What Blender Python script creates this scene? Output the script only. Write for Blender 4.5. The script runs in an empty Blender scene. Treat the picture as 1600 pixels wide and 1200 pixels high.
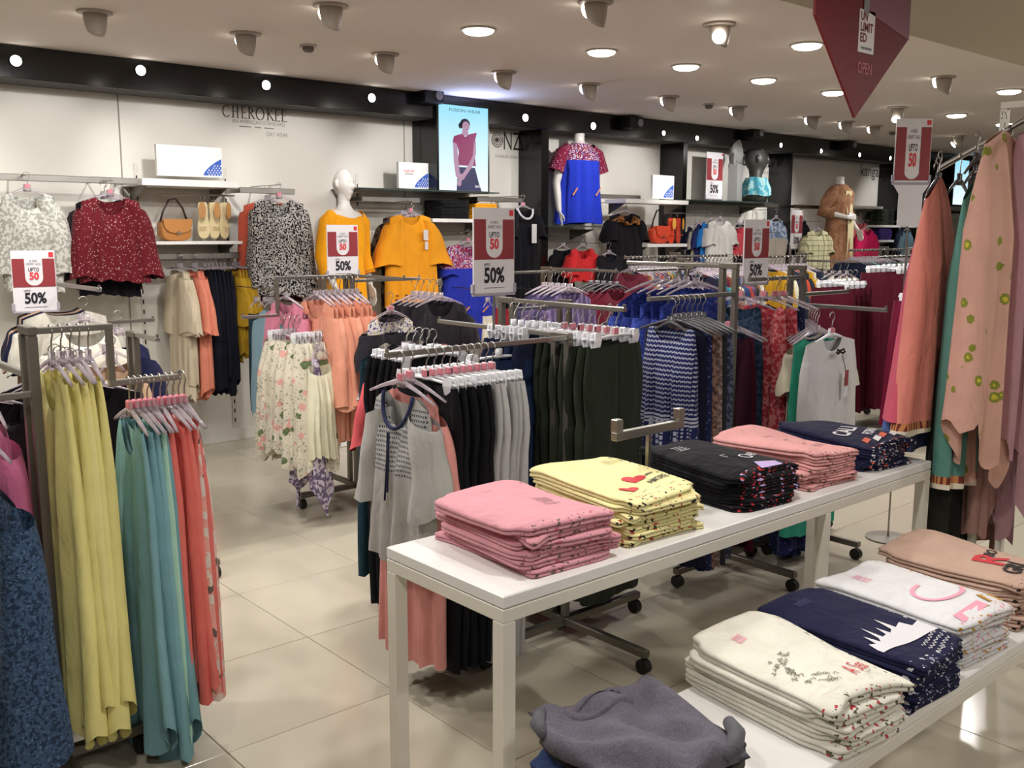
import bpy, bmesh, math, random
import numpy as np
from mathutils import Matrix, Vector
PI = math.pi
S = bpy.context.scene
COL = S.collection
rng = random.Random(7)

# ------------------------------------------------------------------ camera
FPX, H0 = 1523.12, 1.55
YAW, PIT, ROL = (math.radians(a) for a in (48.8822, 8.88706, 0.1396))
fw = np.array([math.cos(YAW)*math.cos(PIT), math.sin(YAW)*math.cos(PIT), -math.sin(PIT)])
r0 = np.array([math.sin(YAW), -math.cos(YAW), 0.0]); u0 = np.cross(r0, fw)
rt = math.cos(ROL)*r0 + math.sin(ROL)*u0
up = -math.sin(ROL)*r0 + math.cos(ROL)*u0
CAM = np.array([0, 0, H0])
cd = bpy.data.cameras.new('camera'); cam = bpy.data.objects.new('camera', cd); COL.objects.link(cam)
cam.matrix_world = Matrix(((rt[0], up[0], -fw[0], 0), (rt[1], up[1], -fw[1], 0), (rt[2], up[2], -fw[2], H0), (0, 0, 0, 1)))
cd.sensor_fit = 'HORIZONTAL'; cd.sensor_width = 36; cd.lens = FPX/1600*36
cd.clip_start = .05; cd.clip_end = 60
S.camera = cam

# ------------------------------------------------------------------ world, exposure
W = bpy.data.worlds.new('world'); S.world = W; W.use_nodes = True
W.node_tree.nodes['Background'].inputs[0].default_value = (1, .97, .94, 1)
W.node_tree.nodes['Background'].inputs[1].default_value = .11
S.view_settings.view_transform = 'Standard'; S.view_settings.look = 'None'
S.view_settings.gamma = 1; S.view_settings.use_curve_mapping = False
S.view_settings.exposure = 0.0
P_DOWN, P_SPOT, E_LENS = 15.5, 62.0, 9.0
ZC, YF, YW = 2.632, 6.45, 6.76          # ceiling, face of the black fascia, back wall

# photograph ray meets a plane: used to read real positions and sizes off the photograph
def ray(px, py): return fw + (px-800)/FPX*rt - (py-600)/FPX*up
def ony(px, py, y): d = ray(px, py); return CAM + d*(y/d[1])
def onx(px, py, x): d = ray(px, py); return CAM + d*(x/d[0])
def onz(px, py, z): d = ray(px, py); return CAM + d*((z-H0)/d[2])

# ------------------------------------------------------------------ materials
def lin(h):
    h = h.lstrip('#'); h = h if len(h) == 6 else ''.join(c*2 for c in h); v = [int(h[i:i+2], 16)/255 for i in (0, 2, 4)]
    return tuple(x/12.92 if x <= .04045 else ((x+.055)/1.055)**2.4 for x in v)+(1,)
MATS = {}
class NT:
    def __init__(s, name):
        s.m = bpy.data.materials.new(name); s.m.use_nodes = True; s.t = s.m.node_tree
        s.b = s.t.nodes['Principled BSDF']; s.out = s.t.nodes['Material Output']
    def n(s, typ, **kw):
        nd = s.t.nodes.new(typ)
        for k, v in kw.items():
            if k.startswith('_'): setattr(nd, k[1:], v)
            else: nd.inputs[k.replace('__', ' ')].default_value = v
        return nd
    def l(s, a, b): s.t.links.new(a, b)
    def math(s, op, a, b=None, clamp=False):
        nd = s.t.nodes.new('ShaderNodeMath'); nd.operation = op; nd.use_clamp = clamp
        for i, v in enumerate((a, b)):
            if v is None: continue
            if isinstance(v, (int, float)): nd.inputs[i].default_value = v
            else: s.l(v, nd.inputs[i])
        return nd.outputs[0]
    def mix(s, f, a, b):
        nd = s.t.nodes.new('ShaderNodeMix'); nd.data_type = 'RGBA'
        for idx, v in ((0, f), (6, a), (7, b)):
            if isinstance(v, (int, float)): nd.inputs[idx].default_value = v
            elif isinstance(v, tuple): nd.inputs[idx].default_value = v
            else: s.l(v, nd.inputs[idx])
        return nd.outputs[2]
def mat(name, col, rough=.6, metal=0, spec=.5, bump=0, bscale=60, emit=0, coat=0):
    if name in MATS: return MATS[name]
    t = NT(name); c = lin(col) if isinstance(col, str) else tuple(col)+(1,)
    t.b.inputs['Base Color'].default_value = c; t.b.inputs['Roughness'].default_value = rough
    t.b.inputs['Metallic'].default_value = metal; t.b.inputs['Specular IOR Level'].default_value = spec
    t.b.inputs['Coat Weight'].default_value = coat
    tc = t.n('ShaderNodeTexCoord'); nz = t.n('ShaderNodeTexNoise', Scale=bscale, Detail=3.0)
    t.l(tc.outputs['Object'], nz.inputs['Vector'])
    if bump:
        bp = t.n('ShaderNodeBump', Strength=bump, Distance=.01); t.l(nz.outputs[0], bp.inputs['Height']); t.l(bp.outputs[0], t.b.inputs['Normal'])
    r = t.math('MULTIPLY_ADD', nz.outputs[0], .12); r.node.inputs[2].default_value = max(0, rough-.06); t.l(r, t.b.inputs['Roughness'])
    if emit:
        t.b.inputs['Emission Color'].default_value = c; t.b.inputs['Emission Strength'].default_value = emit
    MATS[name] = t.m; return t.m
def clear(name, tint, alpha, rough=.12):
    if name in MATS: return MATS[name]
    t = NT(name); t.b.inputs['Base Color'].default_value = lin(tint); t.b.inputs['Roughness'].default_value = rough
    tr = t.n('ShaderNodeBsdfTransparent'); mx = t.n('ShaderNodeMixShader', Fac=alpha)
    fr = t.n('ShaderNodeFresnel', IOR=1.45); f2 = t.math('ADD', fr.outputs[0], alpha, True); t.l(f2, mx.inputs[0])
    t.l(tr.outputs[0], mx.inputs[1]); t.l(t.b.outputs[0], mx.inputs[2]); t.l(mx.outputs[0], t.out.inputs[0])
    MATS[name] = t.m; return t.m
def fab(col, pat=None, c2='#ffffff', c3=None, sc=40, rough=.88, name=None):
    key = 'fabric %s %s %s %s %s' % (col, pat, c2, c3, sc)
    if key in MATS: return MATS[key]
    t = NT(key); b = t.b; b.inputs['Roughness'].default_value = rough; b.inputs['Specular IOR Level'].default_value = .16
    b.inputs['Sheen Weight'].default_value = .04
    tc = t.n('ShaderNodeTexCoord'); P = tc.outputs['Object']; base = lin(col); k2 = lin(c2); k3 = lin(c3 or c2)
    out = base
    def vor(scale, feat='F1', off=0):
        mp = t.n('ShaderNodeMapping'); mp.inputs['Location'].default_value = (off, off*.7, off*.3); t.l(P, mp.inputs['Vector'])
        v = t.n('ShaderNodeTexVoronoi', Scale=scale, _feature=feat); t.l(mp.outputs[0], v.inputs['Vector']); return v
    def noi(scale, det=2, off=0):
        mp = t.n('ShaderNodeMapping'); mp.inputs['Location'].default_value = (off, off, off); t.l(P, mp.inputs['Vector'])
        v = t.n('ShaderNodeTexNoise', Scale=scale, Detail=det); t.l(mp.outputs[0], v.inputs['Vector']); return v.outputs[0]
    lt = lambda a, th: t.math('LESS_THAN', a, th)
    gt = lambda a, th: t.math('GREATER_THAN', a, th)
    sp = t.n('ShaderNodeSeparateXYZ'); t.l(P, sp.inputs[0]); X, Y, Z = sp.outputs
    if pat == 'dots':
        out = t.mix(lt(vor(sc).outputs[0], .22), base, k2)
        out = t.mix(lt(vor(sc*1.4, off=3).outputs[0], .16), out, k3)
    elif pat == 'floral':
        v = vor(sc); n = noi(sc*2.5, 1)
        d = t.math('ADD', v.outputs[0], t.math('MULTIPLY', n, .35))
        out = t.mix(lt(d, .45), base, k2)
        v2 = vor(sc*1.3, off=5); d2 = t.math('ADD', v2.outputs[0], t.math('MULTIPLY', n, .3))
        out = t.mix(lt(d2, .34), out, k3)
    elif pat == 'leaf':
        n = noi(sc, 2.5); out = t.mix(gt(n, .5), base, k2)
        if c3: out = t.mix(gt(noi(sc*.8, 2, 9), .64), out, k3)
    elif pat == 'denim':
        n = noi(sc, 4); out = t.mix(gt(n, .52), base, k2); out = t.mix(gt(noi(sc*1.6, 3, 4), .6), out, k3)
    elif pat == 'roses':
        v = vor(sc, off=2); n = noi(sc*2.2, 2)
        d = t.math('ADD', v.outputs[0], t.math('MULTIPLY', n, .5))
        out = t.mix(lt(d, .5), base, k2); v2 = vor(sc*.8, off=6); out = t.mix(lt(t.math('ADD', v2.outputs[0], t.math('MULTIPLY', n, .5)), .46), out, k3)
        out = t.mix(gt(noi(sc*6, 2, 3), .62), out, lin('#8a8f78'))
    elif pat == 'melange':
        out = t.mix(t.math('MULTIPLY', gt(noi(sc*6, 2), .52), .35), base, k2)
    elif pat == 'stripes':
        out = t.mix(gt(t.math('SINE', t.math('MULTIPLY', Z, sc)), .3), base, k2)
    elif pat == 'vstripes':
        out = t.mix(gt(t.math('SINE', t.math('MULTIPLY', X, sc)), .3), base, k2)
    elif pat == 'check':
        a = gt(t.math('SINE', t.math('MULTIPLY', Z, sc)), .86); c = gt(t.math('SINE', t.math('MULTIPLY', X, sc)), .86)
        out = t.mix(t.math('MAXIMUM', a, c), base, k2)
    elif pat == 'tribal':      # bands of woven zigzags over vertical bars
        zz = t.math('PINGPONG', t.math('MULTIPLY', X, 60), .5)
        w = t.math('SINE', t.math('MULTIPLY', t.math('ADD', Z, t.math('MULTIPLY', zz, .010)), 340))
        h = t.math('MULTIPLY', gt(w, .45), gt(t.math('SINE', t.math('MULTIPLY', X, 800)), -.75))
        bars = gt(t.math('SINE', t.math('MULTIPLY', X, 190)), .2)
        bars = t.math('MULTIPLY', bars, gt(t.math('SINE', t.math('MULTIPLY', Z, 260)), -.6))
        side = gt(t.math('ABSOLUTE', X), .085)
        bars2 = t.math('MULTIPLY', gt(t.math('SINE', t.math('MULTIPLY', X, 380)), .2), gt(t.math('SINE', t.math('MULTIPLY', Z, 420)), 0))
        bb = t.mix(side, bars, bars2)
        f = t.mix(lt(Z, -.48), h, bb)
        edge = t.math('MULTIPLY', gt(Z, -.50), lt(Z, -.455))
        out = t.mix(t.math('MAXIMUM', f, t.math('MULTIPLY', edge, gt(t.math('SINE', t.math('MULTIPLY', Z, 420)), -.2))), base, k2)
    elif pat == 'yoke':        # printed yoke above plain cloth: boundary height in sc
        ylo = vor(62).outputs[0]
        pr = t.mix(lt(ylo, .42), k2, lin('#c9c3d8')); pr = t.mix(lt(vor(70, off=4).outputs[0], .36), pr, lin('#35308a')); pr = t.mix(lt(vor(80, off=8).outputs[0], .22), pr, lin('#e0a060'))
        out = t.mix(gt(Z, sc), base, pr)
    elif pat == 'embroidery':
        zz = gt(t.math('SINE', t.math('MULTIPLY', Z, 420)), .15)
        xx = gt(t.math('SINE', t.math('ADD', t.math('MULTIPLY', X, 760), t.math('MULTIPLY', t.math('SINE', t.math('MULTIPLY', Z, 210)), 2.2))), -.15)
        f = t.math('MULTIPLY', zz, xx)
        zone = t.math('MULTIPLY', gt(Z, -.38), lt(Z, -.155))
        zone = t.math('MULTIPLY', zone, gt(t.math('MULTIPLY', Y, -1), .0))
        out = t.mix(t.math('MULTIPLY', f, zone), base, k2)
    elif pat == 'border':      # lace border low down at height sc
        bz = t.math('MULTIPLY', lt(Z, sc+.055), gt(Z, sc+.028)); lace = lt(Z, sc+.028)
        dd = t.mix(gt(t.math('SINE', t.math('MULTIPLY', t.math('ADD', X, Y), 420)), .2), lin('#c98858'), lin('#74352f'))
        out = t.mix(bz, base, dd); out = t.mix(lace, out, lin('#e8ddc8'))
    elif pat == 'sprig':       # sparse embroidered sprigs
        d = vor(sc).outputs[0]; n = noi(110, 2)
        f = t.math('ADD', d, t.math('MULTIPLY', n, .16))
        out = t.mix(lt(f, .32), base, k2); out = t.mix(lt(f, .20), out, k3)
    elif pat == 'edge':        # print that runs to the folded edges of a T-shirt
        e1 = lt(Y, -sc+.028); e2 = gt(X, .118); n1 = noi(80, 1); m1 = t.math('MULTIPLY', t.math('MAXIMUM', e1, e2), gt(n1, .635))
        out = t.mix(m1, base, k2)
        out = t.mix(t.math('MULTIPLY', e1, gt(noi(60, 1, 7), .66)), out, k3)
    elif pat == 'hem':
        bz = t.math('MULTIPLY', lt(Z, sc+.11), gt(Z, sc))
        f = t.math('MULTIPLY', bz, gt(t.math('SINE', t.math('MULTIPLY', Z, 300)), .1)); f = t.math('MULTIPLY', f, gt(t.math('SINE', t.math('MULTIPLY', X, 200)), -.7))
        out = t.mix(f, base, k2)
    wv = noi(9, 3, 1)
    sh = t.math('MULTIPLY_ADD', wv, .22); sh.node.inputs[2].default_value = .89
    hsv = t.n('ShaderNodeHueSaturation'); t.l(sh, hsv.inputs['Value'])
    if isinstance(out, tuple): hsv.inputs['Color'].default_value = out
    else: t.l(out, hsv.inputs['Color'])
    t.l(hsv.outputs[0], b.inputs['Base Color'])
    mpv = t.n('ShaderNodeMapping'); mpv.inputs['Scale'].default_value = (1, 1, .4); t.l(P, mpv.inputs['Vector']); nzv = t.n('ShaderNodeTexNoise', Scale=17.0, Detail=3.0, Distortion=.6); t.l(mpv.outputs[0], nzv.inputs['Vector'])
    bp = t.n('ShaderNodeBump', Strength=.6, Distance=.02); t.l(nzv.outputs[0], bp.inputs['Height'])
    bp2 = t.n('ShaderNodeBump', Strength=.12, Distance=.002); t.l(noi(420, 1), bp2.inputs['Height']); t.l(bp.outputs[0], bp2.inputs['Normal'])
    t.l(bp2.outputs[0], b.inputs['Normal'])
    MATS[key] = t.m; return t.m

CHROME = mat('brushed chrome', '#a5a19a', .34, 1, bscale=6)
STEEL = mat('satin grey steel', '#7d776e', .45, .8, bscale=6)
WHITE_PAINT = mat('white lacquered metal', '#dcd6ca', .45)
CLIPW = mat('translucent white plastic', '#e6e6ea', .25, 0, .6)
CLEAR = clear('clear pinkish plastic', '#d9ccd4', .22)
GLASS = clear('shelf glass', '#a9c4bd', .10, .03)
GLASS_EDGE = mat('green glass edge', '#3c4a46', .15)
PINKTOK = mat('pink size token', '#d27f8b', .4)
BLACKRUB = mat('black rubber', '#17130f', .6)
PAPER = mat('white printed card', '#e2dde0', .55)
REDINK = mat('brick red print', '#8e2f35', .55)
INK = mat('black print', '#1c1620', .6)
GREYINK = mat('grey print', '#77727a', .6)
BRIGHTRED = mat('bright red print', '#d8343a', .55)
DARKHANG = mat('smoky grey plastic', '#4d4a4f', .3)

# ------------------------------------------------------------------ mesh building
class MB:
    def __init__(s): s.v = []; s.f = []
    def add(s, vs, fs):
        o = len(s.v); s.v += [tuple(map(float, p)) for p in vs]; s.f += [tuple(i+o for i in f) for f in fs]; return s
    def box(s, x0, x1, y0, y1, z0, z1, bev=0):
        if bev:
            b = min(bev, (x1-x0)*.45, (y1-y0)*.45, (z1-z0)*.45)
            rect = lambda i, z: [(x0+i, y0+bev*0+i, z), (x1-i, y0+i, z), (x1-i, y1-i, z), (x0+i, y1-i, z)]
            rings = [rect(b, z0), rect(0, z0+b), rect(0, z1-b), rect(b, z1)]
            return s.loft(rings, True)
        vs = [(x, y, z) for z in (z0, z1) for y in (y0, y1) for x in (x0, x1)]
        return s.add(vs, [(0, 2, 3, 1), (4, 5, 7, 6), (0, 1, 5, 4), (2, 6, 7, 3), (0, 4, 6, 2), (1, 3, 7, 5)])
    def loft(s, rings, caps=True, closed=True):
        n = len(rings[0]); vs = [p for r in rings for p in r]; fs = []
        for j in range(len(rings)-1):
            for i in range(n if closed else n-1):
                k = (i+1) % n; fs.append((j*n+i, j*n+k, (j+1)*n+k, (j+1)*n+i))
        if caps and closed:
            fs.append(tuple(range(n-1, -1, -1))); fs.append(tuple((len(rings)-1)*n+i for i in range(n)))
        return s.add(vs, fs)
    def tube(s, pts, r, n=8, caps=True):
        pts = [Vector(p) for p in pts]; rs = r if isinstance(r, (list, tuple)) else [r]*len(pts)
        rings = []; ref = None
        for i, p in enumerate(pts):
            t = (pts[min(i+1, len(pts)-1)]-pts[max(i-1, 0)]).normalized()
            if ref is None: ref = Vector((0, 0, 1)) if abs(t.z) < .9 else Vector((1, 0, 0))
            a = (ref-t*ref.dot(t)).normalized(); ref = a; b = t.cross(a)
            rings.append([p+(a*math.cos(2*PI*k/n)+b*math.sin(2*PI*k/n))*rs[i] for k in range(n)])
        return s.loft(rings, caps)
    def lathe(s, prof, n=24, c=(0, 0, 0)):
        return s.loft([[(c[0]+r*math.cos(2*PI*k/n), c[1]+r*math.sin(2*PI*k/n), c[2]+z) for k in range(n)] for r, z in prof], True)
    def prism(s, poly, d0, d1, plane='xz'):
        def q(a, b, d): return {'xz': (a, d, b), 'xy': (a, b, d), 'yz': (d, a, b)}[plane]
        n = len(poly); vs = [q(a, b, d0) for a, b in poly]+[q(a, b, d1) for a, b in poly]
        fs = [tuple(range(n)), tuple(range(2*n-1, n-1, -1))]+[(i, i+n, (i+1) % n+n, (i+1) % n) for i in range(n)]
        return s.add(vs, fs)
    def mesh(s, name, m=None, smooth=False):
        me = bpy.data.meshes.new(name); me.from_pydata(s.v, [], s.f); me.validate()
        bm = bmesh.new(); bm.from_mesh(me); bmesh.ops.recalc_face_normals(bm, faces=bm.faces); bm.to_mesh(me); bm.free()
        if smooth: me.polygons.foreach_set('use_smooth', [True]*len(me.polygons))
        if m: me.materials.append(m)
        me.update(); return me
def obj(name, me, m=None, parent=None, loc=None, rz=0, smooth=False):
    if isinstance(me, MB): me = me.mesh(name, m, smooth)
    o = bpy.data.objects.new(name, me); COL.objects.link(o)
    if m and me is not None and not me.materials: me.materials.append(m)
    if m and me is not None and me.materials[0] != m:
        o.material_slots[0].link = 'OBJECT'; o.material_slots[0].material = m
    if parent: o.parent = parent
    if loc is not None: o.location = loc
    if rz: o.rotation_euler = (0, 0, rz)
    return o
def tag(o, label=None, cat=None, group=None, kind=None):
    for k, v in (('label', label), ('category', cat), ('group', group), ('kind', kind)):
        if v: o[k] = v
    return o
def empty(name, label, cat, loc=(0, 0, 0), rz=0, group=None):
    o = bpy.data.objects.new(name, None); COL.objects.link(o); o.empty_display_size = .05
    o.location = loc; o.rotation_euler = (0, 0, rz); return tag(o, label, cat, group)
def struct(name, mb, m, smooth=False): return tag(obj(name, mb, m, smooth=smooth), kind='structure')
BOX = lambda *a, bev=0: MB().box(*a, bev=bev)

TXT = {}
def text_mesh(s, size=1, bold=0, shear=0):
    k = (s, bold, shear)
    if k not in TXT:
        c = bpy.data.curves.new('text', 'FONT'); c.body = s; c.size = 1; c.offset = bold; c.shear = shear; c.align_x = 'CENTER'; c.align_y = 'CENTER'; c.resolution_u = 3
        o = bpy.data.objects.new('text', c); COL.objects.link(o)
        me = bpy.data.meshes.new_from_object(o.evaluated_get(bpy.context.evaluated_depsgraph_get()))
        TXT[k] = ([tuple(v.co) for v in me.vertices], [tuple(p.vertices) for p in me.polygons])
        bpy.data.objects.remove(o); bpy.data.curves.remove(c); bpy.data.meshes.remove(me)
    return TXT[k]
def lettering(s, w, h, m, parent, at, plane='xz', bold=0, name='lettering', shear=0, back=False):
    """text filling a w by h box centred on at (x,y,z of the parent), lying in xz (facing -y) or in a horizontal plane"""
    vs, fs = text_mesh(s, bold=bold, shear=shear)
    a = np.array(vs); lo, hi = a.min(0), a.max(0)
    u = (a[:, 0]-(lo[0]+hi[0])/2)/max(hi[0]-lo[0], 1e-6)*w; v = (a[:, 1]-(lo[1]+hi[1])/2)/max(hi[1]-lo[1], 1e-6)*h
    mb = MB()
    if plane == 'xz': mb.add([(at[0]+p, at[1], at[2]+q) for p, q in zip(u, v)], fs)
    else: mb.add([plane(at[0]+0, at[1]+0, p, q) for p, q in zip(u, v)], fs)
    return obj(name, mb, m, parent)

ORD = ['first', 'second', 'third', 'fourth', 'fifth', 'sixth', 'seventh', 'eighth', 'ninth', 'tenth', 'eleventh', 'twelfth', 'thirteenth', 'fourteenth', 'fifteenth', 'sixteenth', 'seventeenth', 'eighteenth', 'nineteenth', 'twentieth', 'twenty-first', 'twenty-second', 'twenty-third', 'twenty-fourth']

# ------------------------------------------------------------------ cloth
def drape(w0, w1, w2, L, d, top=-.11, slope=.05, neck=0, neckd=0, nf=4, amp=.012, seed=0, nu=40, nv=18, hemw=.012, open_top=True, tilt=0):
    """hanging cloth tube: shoulders w0, chest w1, hem w2, length L, depth d; front is -y; origin at the rail"""
    r = random.Random(seed); ph = [r.uniform(0, 6.28) for _ in range(8)]; mb = MB(); rings = []
    half = nu//2
    for j in range(nv+1):
        v = j/nv
        hw = (w0+(w1-w0)*min(1, v/.22) if v < .22 else w1+(w2-w1)*((v-.22)/.78)**1.1)/2
        dd = .008+(d/2-.008)*min(1, v/.3)**.8
        A = amp*(.15+.85*v**.8)*(1 if v > .04 else v/.04)
        ring = []
        for i in range(nu):
            t = (i/half) if i < half else (i-half)/half
            front = i < half
            xx = (1-2*t) if front else (-1+2*t)
            e = max(0.0, 1-abs(xx)**5)**.5
            x = hw*xx
            side = -1 if front else 1
            f1 = math.sin(nf*PI*xx+ph[0 if front else 1]+.8*math.sin(2.2*v+ph[2]))+.5*math.sin(nf*1.7*PI*xx+ph[3 if front else 4]+1.5*v)
            f1 += .9*(.5-abs(math.sin(nf*.83*PI*xx+ph[4 if front else 3]+1.1*v)))*v
            y = side*dd*e+A*f1*(.35+.65*e)
            ax = abs(x)
            zt = -slope*(ax/(w0/2))**1.25
            if neck and ax < neck/2:
                zn = -slope*(neck/w0)**1.25
                c = math.sqrt(max(0, 1-(ax/(neck/2))**2))
                zt = zn-(neckd if front else neckd*.28)*c
            zb = -L-top+hemw*math.sin(2.6*xx+ph[5])+hemw*.5*math.sin(nf*PI*xx+ph[6])
            z = top+zt+(zb-zt)*v
            x += .006*math.sin(5*v+ph[7])*v+tilt*v*L
            ring.append((x, y, z))
        rings.append(ring)
    return mb.loft(rings, False)
def sleeve_mb(side, w0, top, slope, L, ra, rb, depth, ang=.16, seed=0, amp=.006, n=14, nv=10):
    r = random.Random(seed+side); ph = [r.uniform(0, 6.28) for _ in range(4)]; rings = []
    for j in range(nv+1):
        v = j/nv; a = ang*(1-.35*v)
        cx = side*(w0/2-.03+math.sin(a)*L*v); cz = top-slope-.035-math.cos(a)*L*v
        rr = ra+(rb-ra)*v
        ring = []
        for k in range(n):
            q = 2*PI*k/n
            rip = 1+amp/.03*v*math.sin(3*q+ph[0]+2*v)*.5+.06*math.sin(9*v+ph[1]+q)
            ring.append((cx+side*0+rr*math.cos(q)*rip*(1 if v > .05 else .9), depth*.5*math.sin(q)*rip*(.8+.4*v), cz+(.05*(1-v)*(-side*math.cos(q)*-1 if False else 0))+(-.3*side*rr*math.cos(q) if v < .2 else 0)*(1-v/.2)+.018*v*v*math.sin(2*q+ph[2])))
        rings.append(ring)
    return MB().loft(rings, False)
def trouser_mb(w, wl, L, d, top=-.12, flare=1.0, seed=0, nu=24, nv=14, crease=.008):
    r = random.Random(seed); mb = MB(); half = nu//2
    for sd in (-1, 1):
        ph = [r.uniform(0, 6.28) for _ in range(4)]; rings = []
        for j in range(nv+1):
            v = j/nv
            if v < .3: inner = -.004; outer = w/2+.02*math.sin(PI*v/.3)*1.2
            else:
                q = (v-.3)/.7; c = w/4+.004*math.sin(4*q+ph[0]); hh = (w/4+.012)*(1-q)+wl*flare/2*q
                inner = c-hh; outer = c+hh
            ring = []
            for i in range(nu):
                t = (i/half) if i < half else (i-half)/half; front = i < half
                xx = (1-2*t) if front else (-1+2*t)
                e = max(0.0, 1-abs(xx)**4)**.5
                x = (inner+outer)/2+(outer-inner)/2*xx
                y = (-1 if front else 1)*d/2*e*(.55+.45*min(1, v*3))-(crease*math.exp(-(xx/.25)**2)*(1 if front else -1))*min(1, v*2)+.005*math.sin(7*v+3*xx+ph[1])
                ring.append((sd*x, y, top-L*v-.006*math.sin(4*xx+ph[2])*v))
            rings.append(ring)
        mb.loft(rings, False)
    return mb

MC = {}
def cached(key, fn, name, smooth=True):
    if key not in MC: MC[key] = fn().mesh(name, None, smooth)
    return MC[key]
GCOUNT = [0]
def garment(kind, m, label, cat, loc, rz, W=.42, L=.6, D=.05, seed=0, group=None, top=-.088, sm=None, **k):
    """one garment: body mesh carrying sleeves and trims as parts"""
    if kind not in ('trousers', 'skirt') and -.136 <= top < -.088: top = -.088
    hero = k.pop('hero', False); nu, nv = (64, 30) if hero else (32, 13)
    GCOUNT[0] += 1
    key = (kind, W, L, D, seed, top, hero, tuple(sorted((a, str(b)) for a, b in k.items())))
    tilt = 0
    sl = k.get('slope', .05); neck = k.get('neck', .17); nd = k.get('neckd', .07)
    if kind in ('trousers',):
        me = cached(key, lambda: trouser_mb(W, k.get('leg', .19), L, D, top, k.get('flare', 1), seed, 44 if hero else 22, 24 if hero else 12), 'trousers'); nm = 'trousers'
    elif kind == 'skirt':
        me = cached(key, lambda: drape(W, W*k.get('f1', 1.06), W*k.get('f2', 1.25), L, D, top, 0.004, 0, 0, k.get('nf', 9), k.get('amp', .014), seed, 72 if hero else 44, nv, k.get('hemw', .012)), 'skirt'); nm = 'skirt'
    else:
        w0 = W*k.get('w0', .84); 
        me = cached(key, lambda: drape(w0, W*k.get('f1', .9), W*k.get('f2', 1.0), L, D, top, sl, neck, nd, k.get('nf', 4), k.get('amp', .010), seed, nu, nv, k.get('hemw', .012)), kind.split(':')[0]); nm = kind.split(':')[0]
    nm = k.get('nm', nm)
    o = obj(nm, me, m, None, loc, rz); tag(o, label, cat, group)
    if ':' in kind:
        sk = kind.split(':')[1]; w0 = W*k.get('w0', .84)
        SLL, ra, rb, an = {'short': (.2, .07, .075, .35), 'long': (.55, .065, .05, .13), 'half': (.34, .07, .075, .22), 'bell': (.42, .065, .12, .2), 'flare': (.36, .07, .13, .35), 'puff': (.44, .075, .085, .2)}[sk]
        SLL *= k.get('sls', 1)
        for sd in (-1, 1):
            me2 = cached(key+('sl', sd), lambda: sleeve_mb(sd, w0, top, sl, SLL, ra, rb, D*1.1+.02, an, seed, .012), 'sleeve')
            obj('sleeve', me2, sm or m, o)
    return o

# ------------------------------------------------------------------ hangers
def hook_mb(drop=.075, r=.0022):
    pts = [(.020*math.cos(a), 0, .006-.013+.020*math.sin(a)) for a in [PI*1.08-(PI*1.45)*i/9 for i in range(10)]]
    pts = [(p[0], 0, p[2]) for p in pts]+[(.004, 0, -.04), (0, 0, -drop)]
    return MB().tube(pts, r, 6)
def tophanger_mb(w=.38, drop=.072, fall=.050):
    pts = [(w/2*s, 0, -drop-.012-fall*abs(s)**1.35) for s in [(-1+2*i/14) for i in range(15)]]
    mb = MB().tube(pts, [.004+.005*(1-abs(-1+2*i/14)) for i in range(15)], 6)
    mb.box(-.022, .022, -.004, .004, -drop-.03, -drop+.012)
    return mb
def cliphanger_mb(w=.30, drop=.085):
    return MB().tube([(-w/2, 0, -drop-.008), (-.03, 0, -drop), (.03, 0, -drop), (w/2, 0, -drop-.008)], .0055, 6).box(-.014, .014, -.004, .004, -drop-.006, -drop+.03)
def clip_mb(x, drop=.085):
    m = MB()
    for s in (-1, 1):
        m.loft([[(x-.017, s*.004, -drop+.014), (x+.017, s*.004, -drop+.014), (x+.017, s*.012, -drop+.016), (x-.017, s*.012, -drop+.016)],
                [(x-.02, s*.008, -drop-.01), (x+.02, s*.008, -drop-.01), (x+.02, s*.014, -drop-.01), (x-.02, s*.014, -drop-.01)],
                [(x-.016, s*.002, -drop-.04), (x+.016, s*.002, -drop-.04), (x+.016, s*.009, -drop-.04), (x-.016, s*.009, -drop-.04)]])
    return m
def hanger(kind, label, loc, rz, group=None, w=None, m=None, token=False, clips=True):
    if kind == 'clip':
        w = w or .30
        o = obj('clip_hanger', cached(('ch', w), lambda: cliphanger_mb(w), 'clip_hanger'), m or CLIPW, None, loc, rz)
        if clips:
            for sx in (-1, 1): obj('clip', cached(('cl', w, sx), lambda: clip_mb(sx*(w/2-.03)), 'clip', False), CLIPW, o)
    else:
        w = w or .38
        o = obj('clothes_hanger', cached(('th', w), lambda: tophanger_mb(w), 'clothes_hanger'), m or CLEAR, None, loc, rz)
    obj('hook', cached('hook', hook_mb, 'hook'), CHROME, o)
    if token: obj('size_token', cached('tok', lambda: BOX(-.014, .014, -.0065, .0065, -.082, -.056, bev=.003), 'size_token', False), PINKTOK, o)
    return tag(o, ' '.join(label.split()[:16]), 'hanger', group)

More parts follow.
